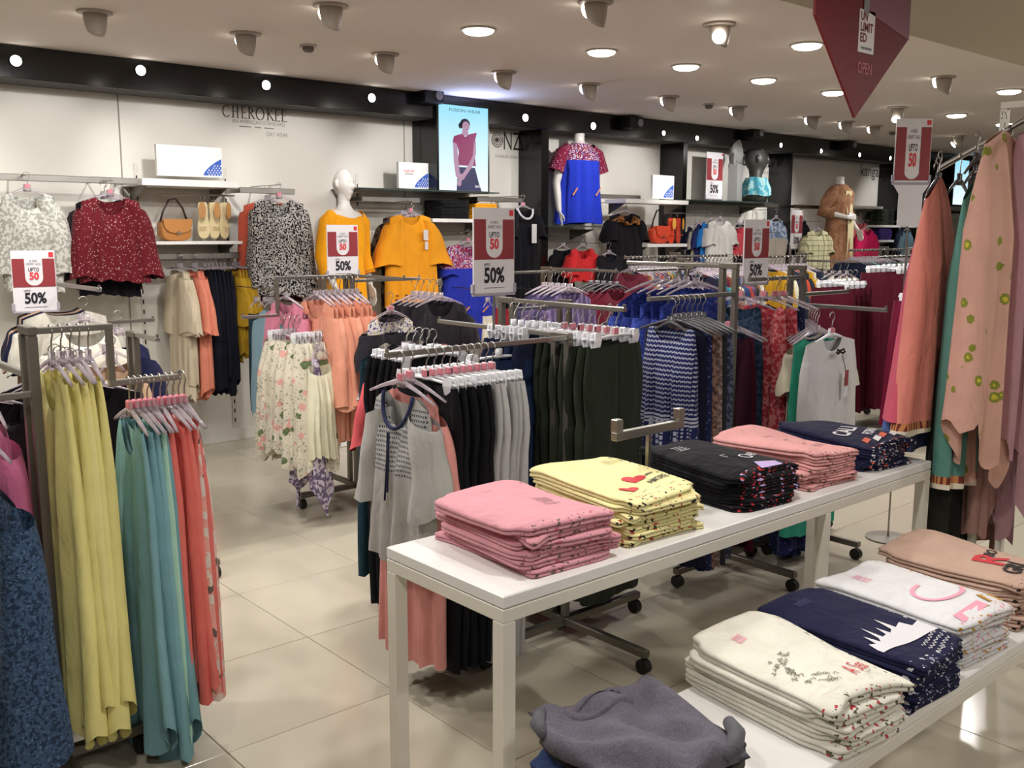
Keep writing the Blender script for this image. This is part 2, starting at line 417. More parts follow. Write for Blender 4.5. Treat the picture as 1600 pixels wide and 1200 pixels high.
DIRS = {'-X': (-1, 0, -PI/2), '+X': (1, 0, PI/2), '-Y': (0, -1, 0), '+Y': (0, 1, PI)}
def row(start, d, n, pitch, kind, mats, what, cat, where, hk='top', seed=0, jit=.07, hm=None, W=.42, token=False, hw=None, hlabel=None, nvar=3, every=None, dl=0, rz0=0, frm=None, **k):
    """n garments hung on a rail that runs back from start; start is the outer end, d the way the outermost faces"""
    dx, dy, rz = DIRS[d]; R = random.Random(seed+11)
    frm = frm or {'-X': 'from the left', '-Y': 'from the front'}[d]
    grp = what+' '+where; L0 = k.pop('L', .6)
    for i in range(n):
        loc = (start[0]-dx*pitch*i, start[1]-dy*pitch*i, start[2])
        a = rz+rz0+R.uniform(-jit, jit)
        m = mats[i % len(mats)] if isinstance(mats, list) else mats
        L = L0+(dl*((i*7) % 3-1))
        garment(kind, m, '%s %s %s, %s' % (ORD[i], what, frm, where), cat, loc, a, W=W, L=L, seed=seed+i % nvar, group=grp[:60], **k)
        hanger(hk, '%s holding the %s %s, %s' % (hlabel or ('white clip hanger' if hk == 'clip' else 'plastic hanger'), ORD[i], what, where), loc, a, 'hangers of '+grp[:50], w=hw or (W*.8 if hk == 'clip' else round(W*k.get('w0', .84)*.88, 3)), m=hm, token=token)

# ------------------------------------------------------------------ room
def floor_mat():
    t = NT('polished cream tile'); tc = t.n('ShaderNodeTexCoord'); oi = t.n('ShaderNodeObjectInfo')
    n = t.n('ShaderNodeTexNoise', Scale=2.2, Detail=4.0); geo = t.n('ShaderNodeNewGeometry'); t.l(geo.outputs['Position'], n.inputs['Vector'])
    c = t.mix(n.outputs[0], lin('#cbc3b0'), lin('#bab19f'))
    hv = t.n('ShaderNodeHueSaturation'); v = t.math('MULTIPLY_ADD', oi.outputs['Random'], .10); v.node.inputs[2].default_value = .95
    t.l(v, hv.inputs['Value']); t.l(c, hv.inputs['Color']); t.l(hv.outputs[0], t.b.inputs['Base Color'])
    r = t.math('MULTIPLY_ADD', n.outputs[0], .12); r.node.inputs[2].default_value = .09; t.l(r, t.b.inputs['Roughness'])
    t.b.inputs['Specular IOR Level'].default_value = .6
    MATS['tile'] = t.m; return t.m
TILE = floor_mat(); GROUT = mat('tile grout', '#8f8674', .8)
def far_floor_mat():
    t = NT('polished cream tile, far'); geo = t.n('ShaderNodeNewGeometry')
    br = t.n('ShaderNodeTexBrick', Scale=1.0, _offset=0.0); br.inputs['Brick Width'].default_value = .605; br.inputs['Row Height'].default_value = .595; br.inputs['Mortar Size'].default_value = .003
    br.inputs['Color1'].default_value = lin('#c6beac'); br.inputs['Color2'].default_value = lin('#c0b8a6'); br.inputs['Mortar'].default_value = lin('#8f8674')
    t.l(geo.outputs['Position'], br.inputs['Vector']); t.l(br.outputs[0], t.b.inputs['Base Color']); t.b.inputs['Roughness'].default_value = .2
    return t.m
FAR = far_floor_mat()
TX, TY, X0, Y0 = .605, .5955, 1.150, 2.613
fx0, fx1, fy0, fy1 = X0-3*TX, X0+13*TX, Y0-5*TY, Y0+7*TY
fl = struct('floor', BOX(fx0, fx1, fy0, YW+.02, -.06, -.006), GROUT)
fm = BOX(.0015, TX-.0015, .0015, TY-.0015, -.03, 0, bev=.0015).mesh('tile', TILE)
for i in range(-3, 13):
    for j in range(-5, 7):
        if i < 0 and j < -1: continue
        o = obj('tile', fm, None, fl, (X0+i*TX, Y0+j*TY, 0))
outer = MB().box(fx1, 20, -6, YW+.02, -.06, 0).box(-8, fx0, -6, YW+.02, -.06, 0).box(fx0, fx1, -6, fy0, -.06, 0).box(fx0, X0, fy0, Y0-TY, -.06, 0)
o = obj('tile_field', outer, FAR, fl); o['kind'] = 'stuff'
WALL = mat('matt white wall board', '#d9d4cb', .75, bump=.05, bscale=200)
CEIL = mat('matt ceiling paint', '#e3d9d1', .9, bump=.03, bscale=40)
BLACKG = mat('gloss black panel', '#0d0c0d', .16, 0, .5)
struct('wall_back', BOX(-8, 20, YW, YW+.12, -.05, ZC+.1), WALL)
struct('wall_right', BOX(19.6, 19.8, -6, YW, -.05, ZC+.1), mat('dark end wall', '#3a3532', .8))
struct('wall_left', BOX(-8.2, -8, -6, YW, -.05, ZC+.1), WALL)
struct('ceiling', BOX(-8, 20, 2.2, YW+.12, ZC, ZC+.1), CEIL)
SOFF = mat('shaded soffit paint', '#b9b09c', .9)  # darker than the ceiling: the soffit's dimmer light is put into its colour
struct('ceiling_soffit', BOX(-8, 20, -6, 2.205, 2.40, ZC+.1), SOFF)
# skirting and vertical panel joints
struct('baseboard_back', BOX(-8, 19, YW-.015, YW, 0, .085, bev=.003), WALL)
for i, x in enumerate((2.42, 4.72)): struct('trim_%d' % (i+1), BOX(x-.004, x+.004, YW-.004, YW, .09, 2.5), mat('panel joint', '#8c857b', .8))
# black fascia, black columns
struct('trim_3', BOX(-8, 19.5, YF, YF+.018, 2.44, ZC, bev=.003), BLACKG)
struct('trim_20', BOX(-8, 19.5, YF+.0185, YW, 2.442, ZC), mat('matt grey blurred wall reflection', '#4a4744', .85))  # matt grey stands in for the wall's blurred reflection on the underside
cols = [(815, 858), (1037, 1075), (1208, 1240), (1381, 1410), (1440, 1456)]
for i, (a, b) in enumerate(cols):
    xa, xb = (.75*ony(a, 240, YW)[0]+.25*ony(a+.4*(b-a), 240, YF)[0]), ony(b, 240, YF)[0]
    struct('trim_%d' % (i+4), BOX(xa, xb, YF+.005, YW, 0, 2.44, bev=.004), BLACKG)

# ------------------------------------------------------------------ ceiling lamps
LENS = mat('lit lamp lens', (1, .93, .82), .5, emit=E_LENS)
RIM = mat('lamp rim', '#b7aea3', .4)
rim_me = MB().loft([[(r*math.cos(2*PI*k/28), r*math.sin(2*PI*k/28), z) for k in range(28)] for r, z in ((.098, 0), (.098, -.008), (.084, -.010), (.084, -.003))], False).mesh('rim', RIM, True)
lens_me = MB().lathe([(.084, -.003), (.083, -.012), (.074, -.022), (.05, -.029), (.02, -.032)], 28).mesh('lens', LENS, True)
def area(name, loc, p, size, col, parent=None, rot=None, shape='DISK'):
    l = bpy.data.lights.new(name, 'AREA'); l.shape = shape; l.size = size; l.energy = p; l.color = col
    o = bpy.data.objects.new(name, l); COL.objects.link(o); o.location = loc
    if rot: o.rotation_euler = rot
    if parent: o.parent = parent
    return o
WARM = (1, .98, .945)
def downlight(x, y, label, z=ZC, p=None):
    e = empty('downlight', label, 'ceiling light', (x, y, z), 0, 'round recessed downlights')
    obj('rim', rim_me, None, e); obj('lens', lens_me, None, e)
    area('downlight_bulb', (0, 0, -.036), p or P_DOWN, .15, WARM, e)
for i, x in enumerate((3.48, 4.44, 5.24, 6.11, 7.04)):
    downlight(x, 4.27, '%s round ceiling downlight from the left in the long bright row' % ORD[i])
downlight(9.22, 4.31, 'small round ceiling downlight far right beyond the hanging sale board')
downlight(10.33, 4.33, 'furthest round ceiling downlight above the scarf rack hook')
downlight(7.97, 3.33, 'round ceiling downlight at the right edge of the picture, in the nearer row')
downlight(5.18, 3.33, 'small round ceiling downlight just left of the red pennant sign')
for i, x in enumerate((-.3, .65, 1.6)): downlight(x, 4.27, '%s added ceiling downlight left of the picture frame, row by wall' % ORD[i])  # unseen lamps continuing the row, added for illumination
for i, x in enumerate((.4, 1.4, 2.4)): downlight(x, 3.33, '%s added ceiling downlight overhead just outside the picture' % ORD[i])  # unseen too, added for illumination
for i, (x, y) in enumerate(((.3, 1.3), (1.9, 1.3), (4.4, .5), (5.6, 1.0), (.3, -.6), (2.2, -.6), (4.2, -.6))):
    downlight(x, y, '%s added downlight in the low soffit behind the viewer' % ORD[i], 2.40, P_DOWN*.9)  # unseen soffit lamps, added for illumination

SHELL = mat('beige lamp housing', '#a79d92', .45)
plate_me = MB().lathe([(.085, 0), (.085, -.010), (.06, -.014)], 24).mesh('ceiling_plate', SHELL, False)
def scoop_mb():
    # tilted can, cut towards the wall
    rings = []
    for j in range(7):
        v = j/6; rr = .058*(1-.25*v**2); rings.append([(rr*math.cos(2*PI*k/20), rr*math.sin(2*PI*k/20)*(1 if math.sin(2*PI*k/20) < 0 else .9), -.012-.085*v*(1-.35*math.sin(2*PI*k/20))) for k in range(20)])
    return MB().loft(rings, True)
scoop_me = scoop_mb().mesh('lamp_shade', SHELL, True)
def spot_lamp(x, y, label, aim=(0, 1, -.75), face=False, p=None, z=ZC):
    e = empty('spotlight', label, 'spotlight', (x, y, z), 0, 'ceiling spotlights aimed at the wall')
    obj('ceiling_plate', plate_me, None, e); obj('lamp_shade', scoop_me, None, e)
    d = Vector(aim).normalized()
    q = d.to_track_quat('-Z', 'Y')
    f = obj('bulb_face', cached('bf', lambda: MB().lathe([(.036, .004), (.036, -.004), (.028, -.006)], 20), 'bulb_face', False), LENS, e, tuple(Vector((0, 0, -.062))+d*.062) if face else (0, .056, -.034)); f.rotation_euler = q.to_euler() if face else (math.radians(80), 0, 0)
    l = bpy.data.lights.new('spot_beam', 'SPOT'); l.energy = p or P_SPOT; l.spot_size = math.radians(54); l.spot_blend = .8; l.color = (1, .99, .97); l.shadow_soft_size = .035
    o = bpy.data.objects.new('spot_beam', l); COL.objects.link(o); o.parent = e; o.location = Vector((0, 0, -.062))+d*.075 if face else Vector((0, .075, -.04)); o.rotation_euler = q.to_euler()
for i, (x, y) in enumerate(((1.78, 5.22), (2.59, 5.22), (3.52, 5.23), (4.51, 5.26), (5.34, 5.26), (6.3, 5.30), (7.25, 5.32), (8.39, 5.3), (9.0, 5.3), (9.58, 5.32))):
    spot_lamp(x, y, '%s beige ceiling spotlight from the left in the row facing the back wall' % ORD[i], (.12, 1, -.48))
spot_lamp(.9, 5.22, 'beige ceiling spotlight left of the picture frame', (.12, 1, -.48))
spot_lamp(11.23, 5.21, 'far beige ceiling spotlight with a lit face, right of sale board', (-.5, .6, -.6), True)
spot_lamp(12.38, 5.23, 'furthest beige ceiling spotlight by the far bright screen', (0, 1, -.62))
spot_lamp(8.29, 4.40, 'beige spotlight with a lit slanted face, below the red pennant right side', (-.55, -.2, -.75), True)
spot_lamp(6.95, 3.36, 'beige ceiling spotlight hanging right of the red pennant sign', (.3, .9, -.6))
spot_lamp(2.59, 4.31, 'beige ceiling spotlight cut by top of picture, nearest the camera', (-.3, .9, -.7))
spot_lamp(3.49, 3.40, 'beige ceiling spotlight cut by top of picture, above big downlight row', (.3, .9, -.7))
spot_lamp(4.34, 3.32, 'ceiling spotlight glaring straight at the camera, a white ball of light', (-.78, -.6, -.22), True, p=14)
# glowing discs added on the gloss fascia in place of lamp reflections
REFL = mat('glowing fascia reflection', (1, .96, .9), .5, emit=14)
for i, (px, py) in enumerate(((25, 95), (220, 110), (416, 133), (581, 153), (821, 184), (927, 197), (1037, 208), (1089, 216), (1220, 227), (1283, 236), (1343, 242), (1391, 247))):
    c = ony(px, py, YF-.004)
    e = empty('fascia_reflection', '%s glowing stand-in lamp reflection from the left along the glossy black fascia' % ORD[i], 'light', tuple(c), 0, 'stand-in lamp reflections along the black fascia')
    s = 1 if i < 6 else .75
    obj('lens', cached(('fl', s), lambda: MB().prism([(.03*s*math.cos(2*PI*k/18), .03*s*math.sin(2*PI*k/18)) for k in range(18)], -.003, .004), 'lens', False), REFL, e)  # emissive disc drawn where the fascia would mirror a lamp
    obj('reflection_rim', cached(('flb', s), lambda: MB().tube([(.036*s*math.cos(2*PI*k/18), 0, .036*s*math.sin(2*PI*k/18)) for k in range(19)], .004, 6), 'reflection_rim'), BLACKG, e)
# ceiling detectors and black boxes
for x, y, lb in ((3.02, 5.29, 'small white smoke detector on the ceiling left of the poster'), (6.91, 5.37, 'small ceiling smoke detector between two spotlights'), (10.22, 5.46, 'far ceiling smoke detector right of the sale board')):
    e = empty('smoke_detector', lb, 'detector', (x, y, ZC))
    obj('base', MB().lathe([(.05, 0), (.05, -.012)], 20), mat('off white plastic', '#b8aea6', .5), e); obj('sensor', MB().lathe([(.034, -.012), (.034, -.03), (.022, -.042)], 20), mat('grey grille', '#6c645e', .5), e)
for px, py, lb in ((672, 150, 'black ceiling speaker box above the lit poster'), (988, 192, 'black speaker box on fascia above the blue mannequin bay'), (1178, 208, 'black speaker box on the fascia in the middle bay'), (1325, 226, 'black speaker box on fascia above brown mannequin')):
    c = ony(px, py, YF-.07)
    e = empty('speaker_box', lb, 'speaker', tuple(c)); obj('housing', BOX(-.09, .09, -.06, .075, -.06, .055, bev=.01), mat('matt black plastic', '#0c0b0c', .5), e)
    obj('lens', MB().prism([(.035*math.cos(2*PI*k/16)+.04, .035*math.sin(2*PI*k/16)) for k in range(16)], -.072, -.06), mat('grey lens', '#8d8a94', .2), e)
#@@SETTING_END
# ------------------------------------------------------------------ display tables
def display_table(name, label, x0, x1, y0, y1, z, legs, mids=()):
    e = empty(name, label, 'table', ((x0+x1)/2, (y0+y1)/2, 0)); a, b = (x1-x0)/2, (y1-y0)/2
    obj('tabletop', BOX(-a, a, -b, b, z-.030, z, bev=.003), mat('white laminate top', '#e4e1de', .3), e)
    L = .036
    obj('apron', BOX(-a, a, -b, -b+L, z-.064, z-.0312, bev=.002), WHITE_PAINT, e); obj('apron', BOX(-a, a, b-L, b, z-.064, z-.0312, bev=.002), WHITE_PAINT, e)
    obj('apron', BOX(-a, -a+L, -b+L, b-L, z-.064, z-.0312, bev=.002), WHITE_PAINT, e); obj('apron', BOX(a-L, a, -b+L, b-L, z-.064, z-.0312, bev=.002), WHITE_PAINT, e)
    lm = BOX(0, L, 0, L, 0, z-.064, bev=.002).mesh('leg', WHITE_PAINT)
    for sx in (-a, a-L):
        for sy in (-b, b-L): obj('leg', lm, None, e, (sx, sy, 0))
    for m in mids: obj('leg', BOX(0, .028, 0, .028, 0, z-.064, bev=.002), WHITE_PAINT, e, (m-(x0+x1)/2, -b, 0))
    return e
T1X0, T1X1, T1Y0, T1Y1, T1Z = 1.325, 3.30, 1.545, 2.00, .76
T2X0, T2X1, T2Y0, T2Y1, T2Z = 1.32, 3.15, .955, 1.365, .48
display_table('display_table', 'tall white display table carrying pastel and dark folded T-shirts', T1X0, T1X1, T1Y0, T1Y1, T1Z, 4, (2.63,))
display_table('display_table', 'low white display table in front, carrying grey, white and navy folded T-shirts', T2X0, T2X1, T2Y0, T2Y1, T2Z, 4)

# chrome bracket standing on the tall table
e = empty('sign_bracket', 'empty chrome sign bracket standing on the tall white table', 'sign holder', (2.16, 1.86, T1Z))
obj('base_plate', BOX(-.04, .04, -.03, .03, 0, .004, bev=.001), CHROME, e); obj('post', BOX(-.006, .006, -.006, .006, .004, .20, bev=.001), CHROME, e)
cr = BOX(-.15, .15, -.011, .011, .20, .225, bev=.002); obj('crossbar', cr, CHROME, e)
for s in (-1, 1): obj('upright_lip', BOX(s*.138-.013, s*.138+.013, -.012, .012, .2255, .262, bev=.002), CHROME, e)

# ------------------------------------------------------------------ folded clothes
def folded_mb(wx, wy, t, seed, top_amp=.002, hump=0.0, wob=.006, nx=56, g0=0.0, g1=0.0, gp=(0, 0, 0)):
    r = random.Random(seed); ph = [r.uniform(0, 6.28) for _ in range(10)]
    def G(x, y):
        return .5+.5*math.sin(9*x+gp[0]+3*y)*math.cos(7*y+gp[1])+.35*math.sin(19*x-8*y+gp[2])-1.3*(abs(x)/wx*2)**4*.5-.5*(abs(y)/wy*2)**6
    def hfun(x, y): return h0(x, y)+g1*G(x, y)
    def h0(x, y):
        h = t+top_amp*(math.sin(11*x+ph[0]+4*y)+.6*math.sin(23*y+ph[1]+9*x)+.5*math.sin(17*x-13*y+ph[2]))
        return h+hump*max(0, (y/wy+.1))**1.5*(1+.3*math.sin(14*x+ph[3]))
    def outline(s, k):
        a = 2*PI*k/nx; c, q = math.cos(a), math.sin(a)
        x = wx/2*math.copysign(abs(c)**.27, c); y = wy/2*math.copysign(abs(q)**.22, q)
        w = wob*(math.sin(3*a+ph[4])+.6*math.sin(5*a+ph[5]))
        f = s+w/max(wx, wy)*2
        return x*f, y*f
    mb = MB(); rings = []
    for z, ins in ((0, .03), (.12, .004), (.36, .008), (.5, .035), (.62, .010), (.86, .0), (1, .035)):
        ring = []
        for k in range(nx):
            x, y = outline(1-ins, k); jj = .003*math.sin(6*PI*k/nx*2+ph[6])*(1 if 0 < z < 1 else 0)
            ring.append((x, y, z*h0(x, y)+(g0+(g1-g0)*z)*G(x, y)+jj*.4))
        rings.append(ring)
    for s in (.90, .78, .62, .45, .28, .1): rings.append([(lambda p: (p[0], p[1], hfun(*p)))(outline(s, k)) for k in range(nx)])
    mb.loft(rings, True); return mb, hfun
def on_top(hf, lift=.0026, rot=PI):
    """puts planar art on the curved top of a folded shirt; rot turns it in the plane"""
    c, s = math.cos(rot), math.sin(rot)
    def f(ax, ay, p, q):
        x, y = ax+c*p-s*q, ay+s*p+c*q
        return (x, y, hf(x, y)+lift)
    return f
def poly_on(hf, pts, m, parent, name='print', at=(0, 0), rot=0, lift=.0022, sub=True):
    c, s = math.cos(rot), math.sin(rot); mb = MB(); P2 = [(at[0]+c*p-s*q, at[1]+s*p+c*q) for p, q in pts]
    mb.add([(x, y, hf(x, y)+lift) for x, y in P2], [tuple(range(len(P2)))]); return obj(name, mb, m, parent)
def stroke_on(hf, pts, w, m, parent, name='print', at=(0, 0), rot=0, lift=.0022):
    c, s = math.cos(rot), math.sin(rot); mb = MB(); L = []; Rr = []
    for i, (p, q) in enumerate(pts):
        a = pts[max(i-1, 0)]; b = pts[min(i+1, len(pts)-1)]; tx, ty = b[0]-a[0], b[1]-a[1]; n = math.hypot(tx, ty) or 1
        for sgn, lst in ((1, L), (-1, Rr)):
            u, v = p-ty/n*w/2*sgn, q+tx/n*w/2*sgn; x, y = at[0]+c*u-s*v, at[1]+s*u+c*v; lst.append((x, y, hf(x, y)+lift))
    n = len(pts); mb.add(L+Rr, [(i, i+1, n+i+1, n+i) for i in range(n-1)]); return obj(name, mb, m, parent)
def edge_marks(o, wx, wy, t, m, side, spans, name='print'):
    """coloured print showing on the folded edge: side '-y' or '+x'; spans are (from,to) along the edge"""
    for a, b in spans:
        if side == '-y': mb = BOX(a, b, -wy/2-.0025, -wy/2+.006, t*.12, t*.9, bev=.002)
        else: mb = BOX(wx/2-.006, wx/2+.0025, a, b, t*.12, t*.9, bev=.002)
        obj(name, mb, m, o)
def stack(n, x, y, z, wx, wy, t, m, what, where, seed, art=None, edge=None, hump=.012, rz=0, nm='folded_shirt', lowm=None, cat='folded shirt'):
    R = random.Random(seed); zz = z+.0005; out = []
    grp = ('folded %s, %s' % (what, where))[:60]
    for i in range(n):
        top = i == n-1
        mb, hf = folded_mb(wx*(1+R.uniform(-.02, .02)), wy*(1+R.uniform(-.015, .015)), t, seed*31+i, .0016 if top else .0007, hump if top else hump*.25*i/max(1, n-1), .011, 56, .016*i/n, .016*(i+1)/n, (seed, seed*1.7, seed*2.3))
        mm = m if (top or not lowm) else lowm[i % len(lowm)]
        lb = ('folded %s, topmost, %s' % (what, where)) if top else ('folded %s, %s from bottom, %s' % (what, ORD[i], where))
        o = obj(nm, mb, mm, None, (x+R.uniform(-.009, .009), y+R.uniform(-.008, .005), zz), rz+R.uniform(-.035, .035), True)
        tag(o, lb, cat, grp)
        if edge: edge(o, i)
        if top and art: art(o, hf)
        zz += t+.0006+(0 if top else 0)
        out.append(o)
    return out
PINK = fab('#d0939c', 'edge', '#6b5a58', '#b5606e', sc=.20); YEL = fab('#e6dca2', 'edge', '#2c2a26', '#b8443c', sc=.205); BLK = fab('#121116', 'edge', '#c23038', '#b7a2d2', sc=.205); PINK2 = fab('#d89c9a', 'edge', '#5a544a', '#a8605c', sc=.205); NAVY = fab('#191a38', 'edge', '#c9c6cc', '#c9583a', sc=.205); OFFW = fab('#dedacd', 'edge', '#5c5b48', '#b8434c', sc=.215); WHT = fab('#dcdadc', 'edge', '#b8862a', '#dd97a8', sc=.215); BEIGE = fab('#bfa08f', 'edge', '#2a2422', '#a8343a', sc=.215); GREY = fab('#5a5560', 'melange', '#7a7680', sc=60); LILAC = fab('#b7a2d2')
REDP = mat('red screen print', '#c8363f', .7); BLKP = mat('black screen print', '#2a2424', .7); GRYP = mat('grey screen print', '#7d5d66', .7); WHTP = mat('white screen print', '#d9d6da', .7); ORAP = mat('orange screen print', '#c9583a', .7); PNKP = mat('pink screen print', '#e79db0', .7); MUSP = mat('mustard print', '#c08a24', .7); OLIVP = mat('olive print', '#5c5b48', .7)
def heart(s): return [(s*(16*math.sin(a)**3)/17, s*(13*math.cos(a)-5*math.cos(2*a)-2*math.cos(3*a)-math.cos(4*a))/17) for a in [2*PI*k/36 for k in range(36)]]
def scribble(seed, w, h, n=24):
    r = random.Random(seed); return [(-w/2+w*i/(n-1), h/2*math.sin(i*1.7+r.random()*1.5)) for i in range(n)]
# pink stack
def art(o, hf):
    for k in range(4): stroke_on(hf, scribble(k, .05, .014), .0016, GRYP, o, 'print', (.045, -.02-.012*k), .15*k)
    stroke_on(hf, scribble(9, .035, .006), .0012, GRYP, o, 'print', (-.03, .10), 0)
    stroke_on(hf, scribble(19, .05, .012), .0018, GRYP, o, 'print', (.045, -.075), .1)
def edge(o, i): pass
stack(6, 1.585, 1.78, T1Z, .29, .40, .0185, PINK, 'dusty pink T-shirt', 'near end of the tall table', 1, art, edge, .020, -.06)
# yellow stack
def art(o, hf):
    poly_on(hf, heart(.036), REDP, o, 'heart_print', (.035, -.045), -.6); poly_on(hf, heart(.030), REDP, o, 'heart_print', (-.045, -.115), -.3)
    lettering('AMORE', .085, .026, BLKP, o, (.075, -.095), on_top(hf, rot=.2), bold=.02); stroke_on(hf, scribble(25, .035, .014), .002, BLKP, o, 'print', (.09, -.045), .2)
    for k in range(5): stroke_on(hf, scribble(k+3, .03, .006, 10), .0014, BLKP, o, 'print', (-.08+.05*k, -.155), .3)
def edge(o, i): pass
stack(7, 1.94, 1.79, T1Z, .29, .41, .0165, YEL, 'pale yellow T-shirt', 'tall table beside dusty pink stack', 2, art, edge, .022, -.10)
# black stack
def art(o, hf):
    lettering('Over', .105, .046, WHTP, o, (.05, -.08), on_top(hf, rot=.5)); stroke_on(hf, [(-.03, .02), (-.03, .05), (-.01, .05)], .003, WHTP, o, 'print', (.0, -.09), 0)
    for k in range(4): stroke_on(hf, scribble(k, .045, .007), .002, WHTP, o, 'print', (-.05, .12-.013*k), 0)
    poly_on(hf, [(-.07, -.03), (.03, -.03), (.03, .0), (-.05, .015)], mat('lilac print', '#b7a2d2', .8), o, 'print', (.04, -.165), 0)
def edge(o, i): pass
stack(6, 2.39, 1.785, T1Z, .29, .41, .018, BLK, 'black T-shirt', 'tall table behind the chrome bracket', 3, art, edge, .018, -.08)
def art(o, hf):
    for k in range(3): stroke_on(hf, scribble(k+5, .05, .012), .0018, GRYP, o, 'print', (-.03+.03*k, .04-.05*k), .3*k)
    [stroke_on(hf, scribble(21+k, .08, .02), .0022, GRYP, o, 'print', (.05, -.09-.015*k), .3) for k in range(2)]
def edge(o, i): pass
stack(6, 2.74, 1.785, T1Z, .265, .41, .018, PINK2, 'salmon pink T-shirt', 'tall table between black and navy stacks', 4, art, edge, .020, -.05)
def art(o, hf):
    lettering('CALI', .15, .06, WHTP, o, (-.02, -.02), on_top(hf, rot=.35), bold=.02); lettering('FORNIA', .12, .036, WHTP, o, (.055, -.075), on_top(hf, rot=.35), bold=.02)
    for k, mm in enumerate((ORAP, WHTP, ORAP, WHTP)): poly_on(hf, [(-.03, -.012), (.02, -.012), (.035, .012), (-.01, .012)], mm, o, 'print', (-.07+.05*k, -.135-.01*(k % 2)), .3)
def edge(o, i): pass
stack(5, 3.10, 1.785, T1Z, .27, .41, .0175, NAVY, 'navy T-shirt with bold white letters', 'far end of tall table', 5, art, edge, .016, -.05)
# low table stacks
def art(o, hf):
    r = random.Random(4)
    for k in range(46):
        a = r.uniform(.2, 2.9); q = .085+r.uniform(-.02, .02)
        stroke_on(hf, scribble(k, .014, .008, 6), .0022, OLIVP, o, 'tree_print', (.0+q*1.15*math.cos(a+PI*.5)-.0, -.06+q*math.sin(a+PI*.5)*.9), a)
    lettering('A Sea', .095, .042, REDP, o, (.055, -.115), on_top(hf, rot=.35), shear=.3); lettering('U.S.A', .03, .008, OLIVP, o, (.07, -.14), on_top(hf, rot=.35))
    for k in range(3): stroke_on(hf, scribble(k, .03, .012), .0018, PNKP, o, 'print', (-.05, .14-.011*k), .2)
def edge(o, i): pass
stack(5, 1.875, 1.165, T2Z, .285, .43, .020, OFFW, 'off-white T-shirt with red script', 'low table beside the grey pile', 6, art, edge, .026, -.10)
def art(o, hf):
    sky = [(-.12, -.03), (-.11, .0), (-.095, -.01), (-.085, .03), (-.075, -.01), (-.06, .005), (-.05, .06), (-.042, .005), (-.02, .01), (-.01, .045), (.0, .01), (.02, .02), (.03, .075), (.04, .02), (.07, .03), (.08, .0), (.12, .01), (.12, -.04)]
    mb = MB()
    for i in range(len(sky)-1):
        (a, b), (c, d) = sky[i], sky[i+1]
        q = [(a, -.045), (c, -.045), (c, d), (a, b)]; mb.add([(x, y-.09, hf(x, y-.09)+.0022) for x, y in q], [(0, 1, 2, 3)])
    obj('skyline_print', mb, WHTP, o)
    [stroke_on(hf, scribble(31+k, .10, .010), .0022, WHTP, o, 'print', (.05, -.15-.018*k), .25) for k in range(3)]
    for k in range(3): stroke_on(hf, scribble(k, .05, .006), .0015, mat('blue grey print', '#4a4e7a', .8), o, 'print', (-.04, .15-.008*k), 0)
def edge(o, i): pass
stack(6, 2.155, 1.165, T2Z, .265, .44, .018, fab('#1a1b3a', 'edge', '#c9c6cc', '#8d8ea8', sc=.22), 'navy T-shirt with white skyline', 'low table between white stacks', 7, art, edge, .018, -.06)
def art(o, hf):
    ring = [(.055*math.cos(a), .075*math.sin(a)) for a in [2*PI*k/40 for k in range(28)]]
    stroke_on(hf, ring, .012, PNKP, o, 'ring_print', (.02, -.06), 1.5)
    for k in range(4): stroke_on(hf, scribble(k, .045, .014), .002, PNKP, o, 'print', (-.03, .15-.013*k), .2)
    poly_on(hf, [(-.06, -.02), (.06, -.02), (.06, .01), (-.05, .015)], PNKP, o, 'print', (-.04, -.175), 0)
    poly_on(hf, [(-.04, -.02), (.04, -.02), (.04, .015), (-.03, .02)], MUSP, o, 'print', (.085, -.165), 0)
def edge(o, i): pass
stack(6, 2.46, 1.185, T2Z, .28, .43, .0185, WHT, 'white T-shirt with pink ring', 'low table beyond the navy stack', 8, art, edge, .020, -.06)
def art(o, hf):
    lettering('R', .10, .085, REDP, o, (.01, -.06), on_top(hf, rot=.3), bold=.03); lettering('GRL', .15, .05, BLKP, o, (-.0, -.135), on_top(hf, rot=.3), bold=.03); lettering('BO', .08, .03, BLKP, o, (.07, -.03), on_top(hf, rot=.3), bold=.03)
def edge(o, i): pass
stack(7, 2.83, 1.19, T2Z, .28, .43, .0175, BEIGE, 'beige T-shirt with red letter', 'low table at the right edge', 9, art, edge, .018, -.05)
